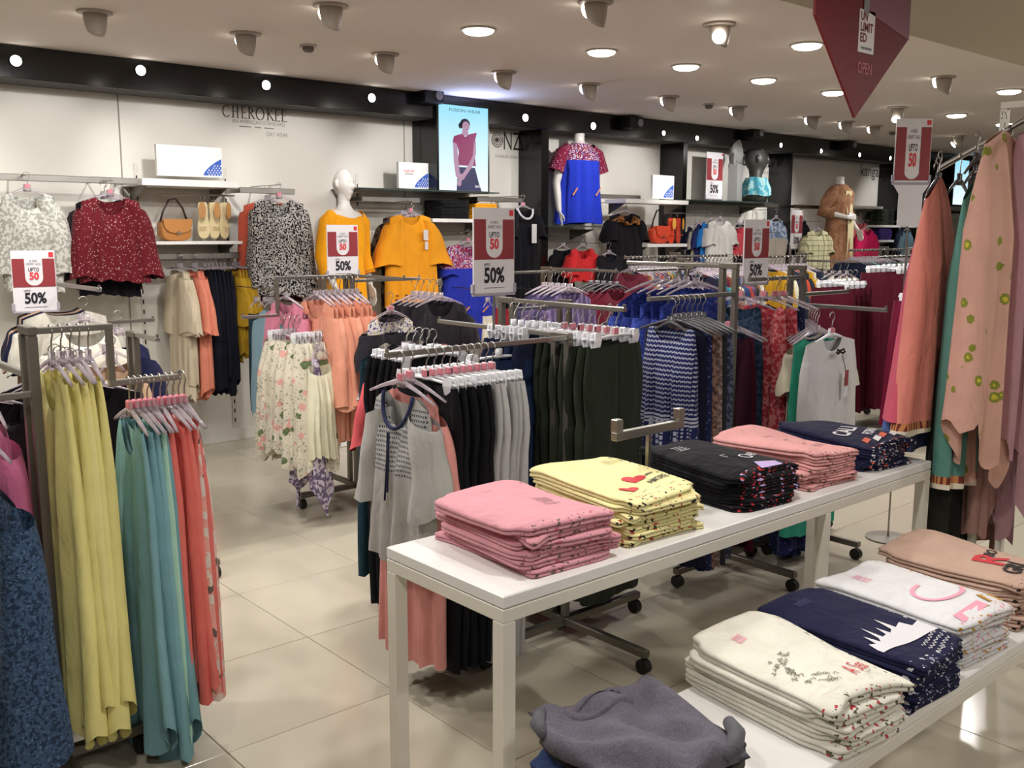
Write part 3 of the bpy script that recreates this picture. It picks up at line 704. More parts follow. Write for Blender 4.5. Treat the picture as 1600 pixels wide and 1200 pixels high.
# crumpled grey sweatshirts at the near end of the low table
def crumpled(wx, wy, t, seed, amp=.012, collar=True):
    r = random.Random(seed); ph = [r.uniform(0, 6.28) for _ in range(12)]; n = 34; m2 = 40; mb = MB()
    def top(u, v):
        e = (1-abs(2*u-1)**4)*(1-abs(2*v-1)**4); e = max(e, 0)**.35
        h = t*e+amp*e*(math.sin(5*u+7*v+ph[0])+.7*math.sin(13*u-4*v+ph[1])+.5*math.sin(9*v+6*u+ph[2])+.35*math.sin(21*u+12*v+ph[3]))
        return h
    vs = []; fs = []
    for j in range(m2+1):
        for i in range(n+1):
            u, v = i/n, j/m2
            x = (u-.5)*wx*(1+.06*math.sin(6*v+ph[4]))+.012*math.sin(9*v+ph[5]); y = (v-.5)*wy*(1+.05*math.sin(7*u+ph[6]))+.02*math.sin(4*u+ph[7])
            vs.append((x, y, max(.001, top(u, v))))
    k = n+1
    for j in range(m2):
        for i in range(n): fs.append((j*k+i, j*k+i+1, (j+1)*k+i+1, (j+1)*k+i))
    base = len(vs); bl = [i for i in range(n+1)]+[j*k+n for j in range(1, m2+1)]+[m2*k+i for i in range(n-1, -1, -1)]+[j*k for j in range(m2-1, 0, -1)]
    vs += [(vs[b][0]*.97, vs[b][1]*.97, 0) for b in bl]; q = len(bl)
    fs += [(bl[i], base+i, base+(i+1) % q, bl[(i+1) % q]) for i in range(q)]; fs.append(tuple(base+i for i in range(q-1, -1, -1)))
    mb.add(vs, fs); return mb
gx, gy = 1.40, 1.222
low = obj('folded_jeans', folded_mb(.30, .30, .022, 71, .003, .0)[0], fab('#2e3d63', 'melange', '#1d2947', sc=80), None, (gx-.02, gy+.0, T2Z+.0005), .1, True); tag(low, 'folded blue denim jeans at the bottom of the grey pile on the low table', 'folded jeans')
for i in range(2):
    o = obj('folded_shirt', folded_mb(.31-.01*i, .33, .016, 72+i, .003, .004)[0], fab('#4c4a46', 'melange', '#393733', sc=60), None, (gx+.005*i, gy-.01, T2Z+.0235+.0172*i), -.12+.1*i, True); tag(o, 'folded charcoal sweatshirt, %s one under the crumpled grey top, low table' % ('lower' if i == 0 else 'upper'), 'folded shirt', 'folded charcoal sweatshirts')
CG = crumpled(.33, .36, .030, 5, .020)
def crumple_z(x, y): return min(CG.v[:35*41], key=lambda q: (q[0]-x)**2+(q[1]-y)**2)[2]
g = obj('crumpled_sweatshirt', CG, GREY, None, (gx, gy, T2Z+.0605), -.22, True); tag(g, 'crumpled dark grey sweatshirt with rolled cuffs lying on top of the near pile', 'sweatshirt')
obj('collar', MB().loft([[(.078*q*math.cos(a)-.01, .042*q*math.sin(a)+.115, crumple_z(.078*q*math.cos(a)-.01, .042*q*math.sin(a)+.115)+h) for a in [2*PI*k/30 for k in range(30)]] for q, h in ((.70, .001), (.76, .008), (1.0, .009), (1.08, .0))], False), GREY, g, smooth=True)
obj('cuff', MB().tube([(.085, -.172, .016), (.13, -.150, .020), (.165, -.115, .020), (.185, -.07, .016)], [.012, .017, .018, .014], 12), fab('#55545a', 'melange', '#6c6a70', sc=80), g, smooth=True)
obj('cuff', MB().tube([(-.13, .155, .014), (-.165, .11, .018), (-.175, .06, .016)], [.012, .016, .012], 12), fab('#55545a', 'melange', '#6c6a70', sc=80), g, smooth=True)

# ------------------------------------------------------------------ racks
def sq(p0, p1, w=.022):
    """square bar between two points, axis aligned"""
    a, b = np.minimum(p0, p1)-w/2, np.maximum(p0, p1)+w/2
    return BOX(a[0], b[0], a[1], b[1], a[2], b[2], bev=.0025)
def rack(x, y, h, label, arms=(), bx=.40, by=.38, twin=.07, m=None, name='garment_rack', casters=True):
    m = m or STEEL; e = empty(name, label, 'clothes rack', (x, y, 0))
    obj('base_bar', sq((-bx, 0, .075), (bx, 0, .075), .03), m, e); obj('base_bar', sq((0, -by, .075), (0, by, .075), .028), m, e)
    for px, py in ((-bx, 0), (bx, 0), (0, -by), (0, by)):
        c = obj('caster', MB().tube([(px-.014, py, .0275), (px+.014, py, .0275)], .027, 14), BLACKRUB, e); 
    for s in (0, 1): obj('post', sq((0, s*twin, .103), (0, s*twin, h-.0245), .024), m, e)
    obj('top_bar', sq((0, -.0, h), (0, twin, h), .0242), m, e)
    for d, z, parts in arms:
        dx, dy = {'-X': (-1, 0), '+X': (1, 0), '-Y': (0, -1), '+Y': (0, 1)}[d]
        o0 = twin if d == '+Y' else 0; r0_ = .012; zz = z
        for k, seg in enumerate(parts):
            kind, val = seg
            if kind == 'out':
                obj('arm', sq((dx*r0_, o0+dy*r0_-(0 if dy <= 0 else 0), zz), (dx*(r0_+val), o0+dy*(r0_+val), zz), .018), CHROME, e); r0_ += val
            else:
                obj('arm_drop', sq((dx*r0_, o0+dy*r0_, zz), (dx*r0_, o0+dy*r0_, zz-val), .0172), m, e); zz -= val
        obj('end_stop', MB().tube([(dx*(r0_+.004), o0+dy*(r0_+.004), zz), (dx*(r0_+.004), o0+dy*(r0_+.004), zz+.02)], .006, 8), CHROME, e)
    return e
def sign(x, y, z0, zfoot, label, rz=0, w=.21, h=.30, lower=True, pole=True, base=False):
    """sale card in a frame on a thin pole; z0 is the bottom of the card"""
    e = empty('sale_sign', label, 'sign', (x, y, zfoot), rz); b = z0-zfoot
    obj('card', BOX(-w/2, w/2, -.003, .003, b, b+h), PAPER, e)
    y0 = -.0042; t0 = b+h*(.395 if lower else .03); t1 = b+h*.865; uw = w*.205
    mb = MB()
    N = 14; arc = [(uw*math.cos(PI+PI*k/N), t0+uw+.006+uw*math.sin(PI+PI*k/N)) for k in range(N+1)]
    L, Rr = -w/2*.97, w/2*.97
    mb.add([(L, y0, t0), (L, y0, t1)]+[(-uw, y0, t1)]+[(p, y0, q) for p, q in arc[:N//2+1]]+[(0, y0, t0)], [(0, 1, 2)+tuple(range(3, 3+N//2+1))+(3+N//2+1,)])
    mb.add([(Rr, y0, t0), (Rr, y0, t1)]+[(uw, y0, t1)]+[(p, y0, q) for p, q in arc[::-1][:N//2+1]]+[(0, y0, t0)], [(0, 1, 2)+tuple(range(3, 3+N//2+1))+(3+N//2+1,)])
    obj('red_band', mb, REDINK, e)
    hh = t1-t0
    lettering('A BIG', uw*.9, hh*.07, GREYINK, e, (0, y0-.0006, t1-hh*.07)); lettering('HEART SALE', uw*1.6, hh*.08, GREYINK, e, (0, y0-.0006, t1-hh*.18))
    lettering('UPTO', uw*1.2, hh*.14, INK, e, (0, y0-.0006, t1-hh*.38), bold=.01); lettering('50', uw*1.05, hh*.27, BRIGHTRED, e, (0, y0-.0006, t1-hh*.61), bold=.035)
    obj('logo_square', BOX(w/2-.026, w/2-.006, y0-.0003, y0+.001, b+h-.030, b+h-.008), BRIGHTRED, e)
    if lower:
        lettering('UPTO', w*.15, h*.032, INK, e, (-w*.18, y0, b+h*.335), bold=.02); lettering('50%', w*.50, h*.19, INK, e, (-.0, y0, b+h*.21), bold=.035)
        obj('small_print', BOX(-w*.25, w*.25, y0, y0+.001, b+h*.056, b+h*.063), GREYINK, e)
    fm = mat('clear sign frame', '#a9a2ac', .2)
    obj('frame', BOX(-w/2-.004, w/2+.004, -.006, .006, b-.012, b-.0005, bev=.002), fm, e)
    for s in (-1, 1): obj('frame_corner', BOX(s*(w/2+.002)-.006, s*(w/2+.002)+.006, -.0065, .0065, b, b+.035, bev=.001), fm, e)
    if pole: obj('pole', MB().tube([(0, 0, 0), (0, 0, b-.012)], .005, 8), CHROME, e)
    if base: obj('base', MB().lathe([(.11, 0), (.11, .008), (.02, .014)], 24), STEEL, e)
    return e

def FY(kind, m, label, cat, pl, pr, pt, pb, y, wf=1.0, drop=.11, hk='top', hl=None, hm=None, token=False, rz=0, **k):
    """garment facing the shopper, in a plane parallel to the back wall at depth y; outline read off the photograph"""
    if kind not in ('trousers', 'skirt'): drop = .088
    pc = (pl+pr)/2; x0, x1 = ony(pl, (pt+pb)/2, y)[0], ony(pr, (pt+pb)/2, y)[0]; zt = ony(pc, pt, y)[2]; zb = ony(pc, pb, y)[2]
    loc = ((x0+x1)/2, y, zt+drop); W_ = (x1-x0)*wf
    if kind == 'trousers': k['L'] = zt-zb
    else: k['L'] = loc[2]-zb
    g = garment(kind, m, label, cat, loc, rz, W=W_, top=-drop, hero=True, **k)
    if hk: hanger(hk, hl or ('hanger holding the '+label)[:90], loc, rz, w=round(min(.42, W_*k.get('w0', .84)*.88), 3), m=hm, token=token)
    return g, loc
def FX(kind, m, label, cat, pl, pr, pt, pb, x, wf=1.0, drop=.11, hk='top', hl=None, hm=None, token=False, rz=-PI/2, **k):
    if kind not in ('trousers', 'skirt'): drop = .088
    pc = (pl+pr)/2; y0, y1 = onx(pr, (pt+pb)/2, x)[1], onx(pl, (pt+pb)/2, x)[1]; zt = onx(pc, pt, x)[2]; zb = onx(pc, pb, x)[2]
    loc = (x, (y0+y1)/2, zt+drop); W_ = (y1-y0)*wf
    if kind == 'trousers': k['L'] = zt-zb
    else: k['L'] = loc[2]-zb
    g = garment(kind, m, label, cat, loc, rz, W=W_, top=-drop, hero=True, **k)
    if hk: hanger(hk, hl or ('hanger holding the '+label)[:90], loc, rz, w=round(min(.42, W_*k.get('w0', .84)*.88), 3), m=hm, token=token)
    return g, loc
# ------------------------------------------------------------------ front left rack (yellow, teal, coral)
rack(.735, 2.79, 1.285, 'steel four-way rack in the left foreground carrying yellow, teal and coral kurtas', [('+X', 1.285, [('out', .19), ('drop', .16), ('out', .19)]), ('-X', 1.115, [('out', .42)]), ('+Y', 1.16, [('out', .42)])], .22, .30)
LK = dict(clips=True)
YM = [fab('#e2d88e'), fab('#dcd287'), fab('#e6dc96')]
row((.785, 2.80, 1.285), '-X', 5, .024, 'kurta', YM, 'yellow sleeveless kurta', 'kurta', 'left foreground rack', 'top', 1, .10, None, .37, L=1.08, hero=True, D=.05, w0=.62, f1=.80, f2=1.05, nf=3, amp=.016, neck=.13, neckd=.11, hemw=.05, hw=.32, top=-.12)
TM = [fab('#7ba5ae'), fab('#719ca6'), fab('#7ca7b0'), fab('#739ea8'), fab('#a9d0bd')]
row((.985, 2.80, 1.125), '-X', 5, .017, 'kurta', TM, 'teal sleeveless kurta', 'kurta', 'left foreground rack', 'top', 2, .12, None, .36, token=True, L=1.06, hero=True, D=.04, w0=.60, f1=.82, f2=1.12, nf=3, amp=.018, neck=.13, neckd=.1, hemw=.07, hw=.31, top=-.12)
CM = [fab('#dc7068'), fab('#d66a62'), fab('#e0766c'), fab('#da7068'), fab('#e0a095', 'leaf', '#d9c9c0', '#6a5a55', sc=26)]
row((1.075, 2.80, 1.125), '-X', 5, .018, 'kurta', CM, 'coral sleeveless kurta', 'kurta', 'left foreground rack', 'top', 3, .12, None, .35, token=True, L=.94, hero=True, D=.045, w0=.62, f1=.84, f2=1.06, nf=3, amp=.016, neck=.13, neckd=.1, hemw=.03, hw=.31, top=-.12)
DF = fab('#3c5270', 'denim', '#26354c', '#526b8c', sc=88)
garment('shirt:long', DF, 'blue denim-look floral long shirt at the left edge of the picture', 'shirt', (.585, 2.79, 1.085), -PI/2+.15, .50, .98, .10, 4, top=-.17, hero=True, nf=3, amp=.022, hemw=.07, f1=.95, f2=1.05, sls=1.15)
hanger('top', 'clear hanger holding the blue floral long shirt at left edge', (.585, 2.79, 1.115), -PI/2+.15, w=.40)
garment('top:half', fab('#c3698f'), 'magenta pink top behind the blue floral shirt at the left edge', 'top', (.665, 2.98, 1.16), -PI/2, .36, .62, .07, 5, top=-.115, hero=True, slope=.075, nf=3)
hanger('top', 'pale pink hanger holding the magenta pink top at left edge', (.665, 2.98, 1.16), -PI/2, w=.32)
row((.97, 3.15, 1.165), '-Y', 6, .055, 'dress:short', [fab('#16131a'), fab('#1d1820'), fab('#141217')], 'black long dress', 'dress', 'back of left foreground rack', 'top', 6, .06, None, .44, L=1.02, D=.06, frm='from the front')
row((.68, 3.20, 1.14), '-Y', 4, .06, 'dress:long', [fab('#1a161d'), fab('#131015')], 'black long-sleeved dress', 'dress', 'far left behind the front rack', 'top', 7, .06, None, .46, L=.98, D=.06)

# ------------------------------------------------------------------ second left rack, near the wall (white top, navy dotted dress)
rack(1.42, 4.95, 1.30, 'steel rack in the left middle distance under the left sale sign', [('-Y', 1.30, [('out', .62)]), ('+X', 1.10, [('out', .45)])], .35, .4)
c = ony(57, 485, 4.80); sign(float(c[0]), 4.80, float(c[2]), 0, 'left sale sign reading 50%, on the rack before the white floral blouse', -.05, .185, .272, base=True)
FY('top:short', fab('#d8d3c6'), 'white short-sleeved top facing out on a clear hanger, left middle rack', 'top', 55, 212, 500, 640, 4.36, .84, .12, hm=CLEAR, hl='wide clear hanger holding the white short-sleeved top, left middle rack', slope=.085, w0=.8, D=.09, nf=3)
FY('top:half', fab('#1d2040'), 'navy top with a sleeve showing right of the white top', 'top', 120, 255, 520, 640, 4.50, .8, .12, hm=CLEAR, slope=.085, D=.09)
FY('top:half', fab('#c2a184'), 'beige top with sleeve showing below the white top', 'top', 110, 232, 548, 690, 4.20, .8, .12, hm=CLEAR, slope=.07, D=.08)
FY('dress', fab('#1a1d33', 'dots', '#cfcbd0', '#8a8c9c', sc=42), 'navy dress with small white flowers, between yellow and teal kurtas', 'dress', 148, 214, 563, 800, 3.95, .98, .12, hm=CLEAR, w0=.7, D=.09)
rack(1.47, 4.06, float(ony(181, 563, 3.95)[2])+.085, 'low steel rack half hidden behind the yellow and teal kurtas', [('-Y', float(ony(181, 563, 3.95)[2])+.085, [('out', .22)])], .3, .3)
for i in range(4): garment('top:short', fab(['#c9c4b8', '#1b1d3a', '#b99a80', '#2a2632'][i]), '%s neck-on top behind the white one on the left middle rack' % ['cream', 'navy', 'tan', 'charcoal'][i], 'top', (1.36+.01*i, 4.60+.07*i, 1.30), 0, .42, .62, .05, i, 'tops behind the white top')

# ------------------------------------------------------------------ rack by the aisle (peach tops, floral skirts), sale sign on it
rack(2.98, 4.80, 1.30, 'steel rack on castors by the aisle with peach tops, before the yellow mannequin', [('-X', 1.30, [('out', .46), ('drop', .20), ('out', .20)]), ('+X', 1.27, [('out', .45)]), ('-Y', 1.30, [('out', .50)])], .36, .36)
c = ony(537, 432, 4.83); sign(float(c[0]), 4.835, float(c[2]), 1.30, 'middle sale sign reading 50% in front of the yellow mannequin', .03, .205, .29)
FS = [fab('#cfc6b4', 'roses', '#d79f96', '#5c6b45', sc=13), fab('#d3ccba', 'roses', '#d8a59c', '#66744f', sc=13), fab('#d8d3b8'), fab('#c8bccb', 'leaf', '#8d7f96', sc=40)]
row((2.44, 4.62, 1.10), '-X', 6, .030, 'skirt', FS, 'cream floral ruffled skirt', 'skirt', 'aisle rack lower arm', 'clip', 12, .12, CLEAR, .34, L=.72, hero=True, D=.11, top=-.12, f1=1.15, f2=1.4, nf=6, amp=.03, hemw=.07)
garment('skirt', fab('#c8bccb', 'leaf', '#6d5f7a', sc=46), 'lilac floral tiered skirt with a long hanging tail on aisle rack', 'skirt', (2.50, 4.48, 1.02), -PI/2+.3, .16, .80, .08, 14, top=-.12, f2=1.4, nf=4, amp=.03, hemw=.12, hero=True)
PM = [fab('#d8937a'), fab('#dc9a82'), fab('#d38d75')]
row((2.63, 4.60, 1.30), '-X', 8, .036, 'top:bell', PM, 'peach bell-sleeved top', 'top', 'aisle rack', 'top', 15, .07, CLEAR, .40, L=.86, hero=True, D=.06, neckd=.10, sls=1.15, slope=.06)
garment('top:long', fab('#cf7f96'), 'rose pink long-sleeved top left of the peach tops, aisle rack', 'top', (2.56, 4.80, 1.28), -PI/2, .42, .90, .08, 16, top=-.11, hero=True, sls=1.1); hanger('top', 'clear hanger holding the rose pink top on the aisle rack', (2.56, 4.80, 1.28), -PI/2)
for i, (cc, nm_) in enumerate((('#7d9aa8', 'grey-blue'), ('#5e1430', 'maroon'), ('#171521', 'black'))):
    garment('top:long', fab(cc), '%s long top behind the pink one, left of aisle rack' % nm_, 'top', (2.58+.05*i, 4.98+.02*i, 1.22), -PI/2, .44, .80+.06*i, .08, 17+i, top=-.11, hero=True)
row((3.30, 4.40, 1.27), '-Y', 5, .06, 'top:short', [fab('#2a262c')]+[fab('#1f1b22'), fab('#332d34')], 'black top with cream floral yoke', 'top', 'aisle rack facing side', 'top', 20, .04, CLEAR, .44, L=.72, D=.06, slope=.06, neckd=.09)
FY('top:short', fab('#26242a', 'yoke', '#d6d0b8', sc=-.20), 'dark charcoal top with cream floral neckline facing the aisle', 'top', 562, 658, 487, 640, 4.28, .86, .10, hm=CLEAR, token=True, slope=.06, neckd=.09, D=.08)
FY('top', fab('#dcd8bd'), 'pale cream pleated top hanging right of the floral skirts', 'top', 478, 525, 545, 715, 4.4, .9, .10, hm=CLEAR, nf=4, D=.08)

# ------------------------------------------------------------------ centre rack: trousers, grey tunic
rack(2.50, 2.55, 1.17, 'steel four-way rack in the centre carrying trousers behind the tall table', [('-X', 1.165, [('out', .78)]), ('+Y', 1.17, [('out', .70)])], .40, .40)
sign(2.445, 2.91, 1.315, 1.17, 'large sale sign reading 50% in the centre, above the grey trousers', .0, .205, .325)
TUN = fab('#a9a8a4', 'embroidery', '#3a3d52')
g = garment('tunic:half', TUN, 'grey short-sleeved tunic with navy embroidered yoke, front of the centre rack', 'tunic', (1.735, 2.52, 1.165), -PI/2-.04, .36, .67, .08, 25, top=-.115, hero=True, slope=.07, neckd=.11, nf=3, amp=.016, sls=.85, w0=.86, f1=.86, f2=1.08, sm=fab('#a9a8a4'))
for pts in ([(0, -.052, -.24), (.004, -.060, -.34), (-.006, -.064, -.46)], [(.006, -.052, -.24), (.012, -.060, -.33), (.010, -.064, -.43)]): obj('tie_cord', MB().tube(pts, .0035, 6), fab('#22243a'), g)
NV = fab('#2b2f4c')
nw = .17/2; zc_ = -.088-.07*(.17/(.36*.86))**1.25
obj('neck_band', MB().tube([(nw*math.cos(a), -.012-.022*abs(math.sin(a)), zc_-.11*math.sin(a)+.001) for a in [PI*k/16 for k in range(17)]], .0065, 8), NV, g, smooth=True)
hanger('top', 'clear hanger holding the grey embroidered tunic', (1.735, 2.52, 1.165), -PI/2-.04, token=True)
garment('top:half', fab('#cf8d86'), 'salmon pink long dress behind the grey tunic', 'top', (1.79, 2.55, 1.165), -PI/2, .36, 1.02, .06, 26, top=-.115, hero=True, slope=.07); hanger('top', 'clear hanger of the salmon pink dress behind the grey tunic', (1.79, 2.55, 1.165), -PI/2, token=True)
BT = [fab('#0d0c10'), fab('#121116'), fab('#0f0e13')]
row((1.845, 2.54, 1.165), '-X', 5, .032, 'trousers', BT, 'black trousers', 'trousers', 'behind the grey tunic', 'clip', 30, .05, None, .36, token=True, L=.94, D=.035, top=-.10, hw=.32)
GT = [fab('#a6a4a4'), fab('#b0aeae'), fab('#9f9d9e')]
row((2.005, 2.54, 1.165), '-X', 5, .030, 'trousers', GT, 'light grey trousers', 'trousers', 'centre rack left arm', 'clip', 33, .05, None, .36, token=True, L=.95, D=.04, top=-.10, hw=.32)
# arm running back: black trousers then coral top
row((2.20, 2.98, 1.17), '-Y', 5, .045, 'trousers', BT, 'black wide trousers', 'trousers', 'rear arm of the centre rack', 'clip', 36, .05, None, .36, L=.98, D=.04, top=-.10, hw=.32)
garment('top:short', fab('#cf5a60'), 'coral red top with drooping sleeve left of the black trousers', 'top', (2.26, 3.24, 1.17), 0, .38, .62, .07, 37, top=-.12, hero=True, sls=1.45, slope=.06); hanger('top', 'clear hanger holding the coral red top on the centre rack rear arm', (2.26, 3.24, 1.17), 0)
garment('dress', fab('#17333f'), 'dark teal dress hanging below the coral red top', 'dress', (2.24, 3.32, 1.17), 0, .36, 1.02, .08, 38, top=-.12, hero=True)
for i, cc in enumerate(('#d99a7a', '#c9c9d4', '#1a1920', '#cfc7b6')): garment('top:short', fab(cc, 'leaf', '#8a7f86', sc=40) if i % 2 else fab(cc), '%s top on the rear arm beyond the coral one' % ['peach', 'pale grey printed', 'black', 'ivory printed'][i], 'top', (2.48, 3.40+.06*i, 1.18), 0, .34, .6, .05, 39+i, 'tops on the rear arm')
# second trouser rail
rack(2.64, 3.02, 1.27, 'steel rack carrying the dark olive trousers beside the printed dress', [('-Y', 1.27, [('out', .60)])], .3, .3)
OL = [fab('#24291f'), fab('#282e22'), fab('#20251c')]
row((2.665, 2.47, 1.255), '-Y', 7, .045, 'trousers', OL, 'dark olive trousers', 'trousers', 'rack beside the printed dress', 'clip', 42, .05, None, .34, token=True, L=.97, D=.06, top=-.12, hw=.31, rz0=.14, hero=True, leg=.2)
row((2.60, 2.79, 1.255), '-Y', 5, .045, 'trousers', [fab('#1a2038'), fab('#1c2644')], 'navy trousers', 'trousers', 'behind the dark olive ones', 'clip', 45, .05, None, .36, L=1.0, D=.06, top=-.12, hw=.31, rz0=.1)
JT = garment('trousers', fab('#1c2c4c'), 'blue jeans with white stitching right of the light grey trousers', 'trousers', (2.36, 2.78, 1.17), -.1, .34, .95, .07, 46, top=-.10, hero=True); hanger('clip', 'white clip hanger holding the stitched blue jeans', (2.36, 2.78, 1.17), -.1)

# ------------------------------------------------------------------ printed dresses rack (centre right)
rack(3.60, 2.62, 1.40, 'steel rack behind the black T-shirts carrying the navy printed dress', [('-X', 1.28, [('out', .56)]), ('+Y', 1.40, [('out', .55)])], .34, .36)
FX('dress', fab('#232a58', 'tribal', '#b9bacb'), 'sleeveless navy dress with white woven bands, facing left beside olive trousers', 'dress', 1003, 1092, 505, 712, 3.07, .96, .13, hm=DARKHANG, hl='smoky grey hanger of the navy dress with white woven bands', w0=.86, f1=.95, f2=1.12, slope=.025, neck=.17, neckd=.06, D=.09, amp=.012)
for i, (cc, pat, c2, nm_) in enumerate((('#15172a', None, '#fff', 'plain midnight'), ('#1d2348', 'dots', '#6d75a4', 'navy dotted'), ('#8a6a5c', 'leaf', '#4d3a34', 'brown ditsy'), ('#6b5a58', 'leaf', '#9a8478', 'taupe floral'), ('#2c2a30', None, '#fff', 'charcoal'), ('#33384a', 'leaf', '#5d637a', 'slate printed'))):
    loc = (3.115+.034*i, 2.555, 1.28); garment('dress', fab(cc, pat, c2, sc=60), '%s dress behind the banded navy dress' % nm_, 'dress', loc, -PI/2, .38, 1.10, .06, 50+i, 'dresses behind the banded navy dress', hero=i < 4, top=-.13); hanger('top', 'grey hanger holding the %s dress' % nm_, loc, -PI/2, 'grey hangers of dresses', m=DARKHANG)
BM = [fab('#26347e', 'leaf', '#3a4a9c', sc=50), fab('#202c6e', 'dots', '#4a5ab0', sc=70)]
row((3.68, 2.90, 1.40), '-Y', 5, .06, 'dress:half', BM, 'royal blue printed dress', 'dress', 'above the banded navy dress', 'top', 57, .05, None, .66, L=1.22, hero=True, D=.08, slope=.10, w0=.80, f1=.78, f2=.82, hw=.44, nf=3, sls=1.1)

# ------------------------------------------------------------------ rack of maroon, red and white tops (right of centre)
rack(4.20, 2.66, 1.38, 'steel four-way rack at right centre carrying red and white garments', [('-X', 1.335, [('out', .42)]), ('-Y', 1.20, [('out', .42)]), ('+X', 1.25, [('out', .4)])], .34, .36)
c = ony(1178, 442, 2.78); sign(float(c[0]), 2.775, float(c[2]), 1.38, 'dark lit sale sign above the maroon dresses, right of centre', .03, .208, .30, base=False)
for i, (cc, pat, c2, nm_, L) in enumerate((('#33101f', None, '#fff', 'deep maroon', 1.05), ('#4a1428', None, '#fff', 'wine red', 1.14), ('#33445c', 'leaf', '#1d2c40', 'slate blue printed', 1.25), ('#b03a44', 'leaf', '#cf7a7c', 'red printed', 1.1), ('#a83440', 'leaf', '#c66c70', 'brick red printed', 1.12), ('#1d2546', 'dots', '#5a6494', 'navy dotted', 1.31))):
    loc = ((3.70, 3.75, 3.81, 3.88, 3.93, 3.98)[i], (2.72, 2.73, 2.74, 2.66, 2.63, 2.62)[i], 1.335 if i > 1 else 1.20); garment('dress', fab(cc, pat, c2, sc=55), '%s sleeveless dress hanging left of the white top' % nm_, 'dress', loc, -PI/2, .31, L, .07, 60+i, 'dresses left of the white top', hero=True, w0=.75, top=-.13); hanger('top', 'clear hanger with pink token holding the %s dress' % nm_, loc, -PI/2, 'clear hangers of dresses', token=True)
WT, wl = FY('top', fab('#cdc9c6'), 'white sleeveless tunic with bow and price tag, facing out at right centre', 'tunic', 1250, 1336, 524, 690, 2.30, .97, .12, hl='white shiny hanger holding the white sleeveless tunic', hm=CLIPW, token=True, w0=.9, f1=.95, f2=.98, slope=.035, neck=.15, neckd=.06, nf=3, D=.08)
TG = mat('white paper tag', '#d6d2d2', .6)
obj('price_tag', BOX(.015, .05, -.064, -.062, -.36, -.27), TG, WT); obj('price_tag', BOX(.02, .046, -.067, -.065, -.31, -.24), mat('red price tag', '#8e3a3a', .6), WT); obj('tag_cord', MB().tube([(.01, -.05, -.17), (.02, -.062, -.22), (.03, -.064, -.27)], .0015, 5), BLACKRUB, WT)
for s in (-1, 1): obj('bow', MB().tube([(0, -.045, -.155), (s*.025, -.05, -.148), (s*.034, -.05, -.16), (s*.02, -.05, -.166), (0, -.045, -.158)], .005, 6), fab('#2a2622'), WT)
for i, (cc, pat, c2, nm_, L, pr) in enumerate((('#2f8d74', None, '#fff', 'emerald green', 1.0, 0), ('#1c2148', 'dots', '#4c5490', 'navy dotted', 1.1, 0), ('#c9bfa8', None, '#fff', 'cream and coral', .95, 0), ('#22305e', 'dots', '#6470a8', 'blue dotted', 1.16, 0), ('#3a3530', 'hem', '#c9bfae', 'fringed dark brown', 1.10, 0))):
    loc = (3.87+.062*i, 2.37+.05*i, 1.20); garment('dress:short' if i in (2, 4) else 'dress', fab(cc, pat, c2, sc=-1.09 if pat == 'hem' else 60), '%s dress behind the white sleeveless tunic' % nm_, 'dress', loc, .05*(i-1), .38, L, .06, 66+i, 'dresses behind the white tunic', hero=True, top=-.13); hanger('top', 'clear hanger holding the %s dress' % nm_, loc, 0, 'clear hangers behind the white tunic')
garment('top:short', fab('#cfcabd', 'hem', '#cf6a6e', sc=-.75), 'ivory short-sleeved top with red print behind the white tunic', 'top', (4.06, 2.44, 1.20), 0, .40, .85, .08, 72, top=-.12, hero=True, slope=.07)
# tall sale card on a floor pole near the scarf rack
sg = sign(4.62, 2.36, 1.79, 0, 'tall sale board reading UPTO 50 with a white panel below, on a pole', -.72, .172, .30, lower=False, base=True)
obj('white_panel', MB().prism([(-.086, 1.778), (.086, 1.778), (.058, 1.735), (.058, 1.58), (-.058, 1.58), (-.058, 1.735)], -.0085, -.006), PAPER, sg)

# ------------------------------------------------------------------ maroon skirts and further floor racks
rack(7.75, 3.86, 1.42, 'steel rack carrying the pleated maroon skirts at right', [('-X', 1.36, [('out', .6)]), ('-Y', 1.20, [('out', .6)])], .34, .36)
MR = [fab('#4a0d1e'), fab('#521022'), fab('#430b1a')]
row((7.22, 3.86, 1.36), '-X', 6, .08, 'skirt', MR, 'maroon pleated skirt', 'skirt', 'right rack upper arm', 'clip', 80, .06, None, .40, L=1.18, D=.10, f1=1.1, f2=1.35, nf=9, amp=.02, top=-.12)
row((6.95, 4.13, 1.24), '-X', 5, .08, 'skirt', MR, 'maroon long skirt', 'skirt', 'right rack lower left arm', 'clip', 83, .06, None, .38, L=1.08, D=.10, f1=1.1, f2=1.3, nf=9, amp=.02, top=-.12)
row((6.86, 3.40, 1.18), '-X', 4, .08, 'skirt', [fab('#66102c'), fab('#6e1230')], 'crimson long skirt', 'skirt', 'right rack beside scarves', 'clip', 86, .06, None, .36, L=1.05, D=.10, f1=1.1, f2=1.3, nf=9, amp=.02, top=-.12)
rack(4.62, 4.90, 1.30, 'steel rack behind the olive trousers with purple and maroon tops', [('-Y', 1.30, [('out', .6)]), ('-X', 1.28, [('out', .45)]), ('+X', 1.28, [('out', .45)])], .36, .36)
row((4.42, 4.50, 1.28), '-Y', 5, .06, 'top:short', [fab('#58486c', 'vstripes', '#7a6a92', sc=140), fab('#3a3352'), fab('#574a6e')], 'purple ruched top', 'top', 'rack behind olive trousers', 'top', 90, .05, None, .46, L=.85, D=.07, slope=.08)
row((4.86, 4.50, 1.28), '-Y', 5, .06, 'top:half', [fab('#6a1a2c'), fab('#741d30')], 'maroon top', 'top', 'rack behind olive trousers', 'top', 93, .05, DARKHANG, .46, L=.85, D=.07, slope=.09)
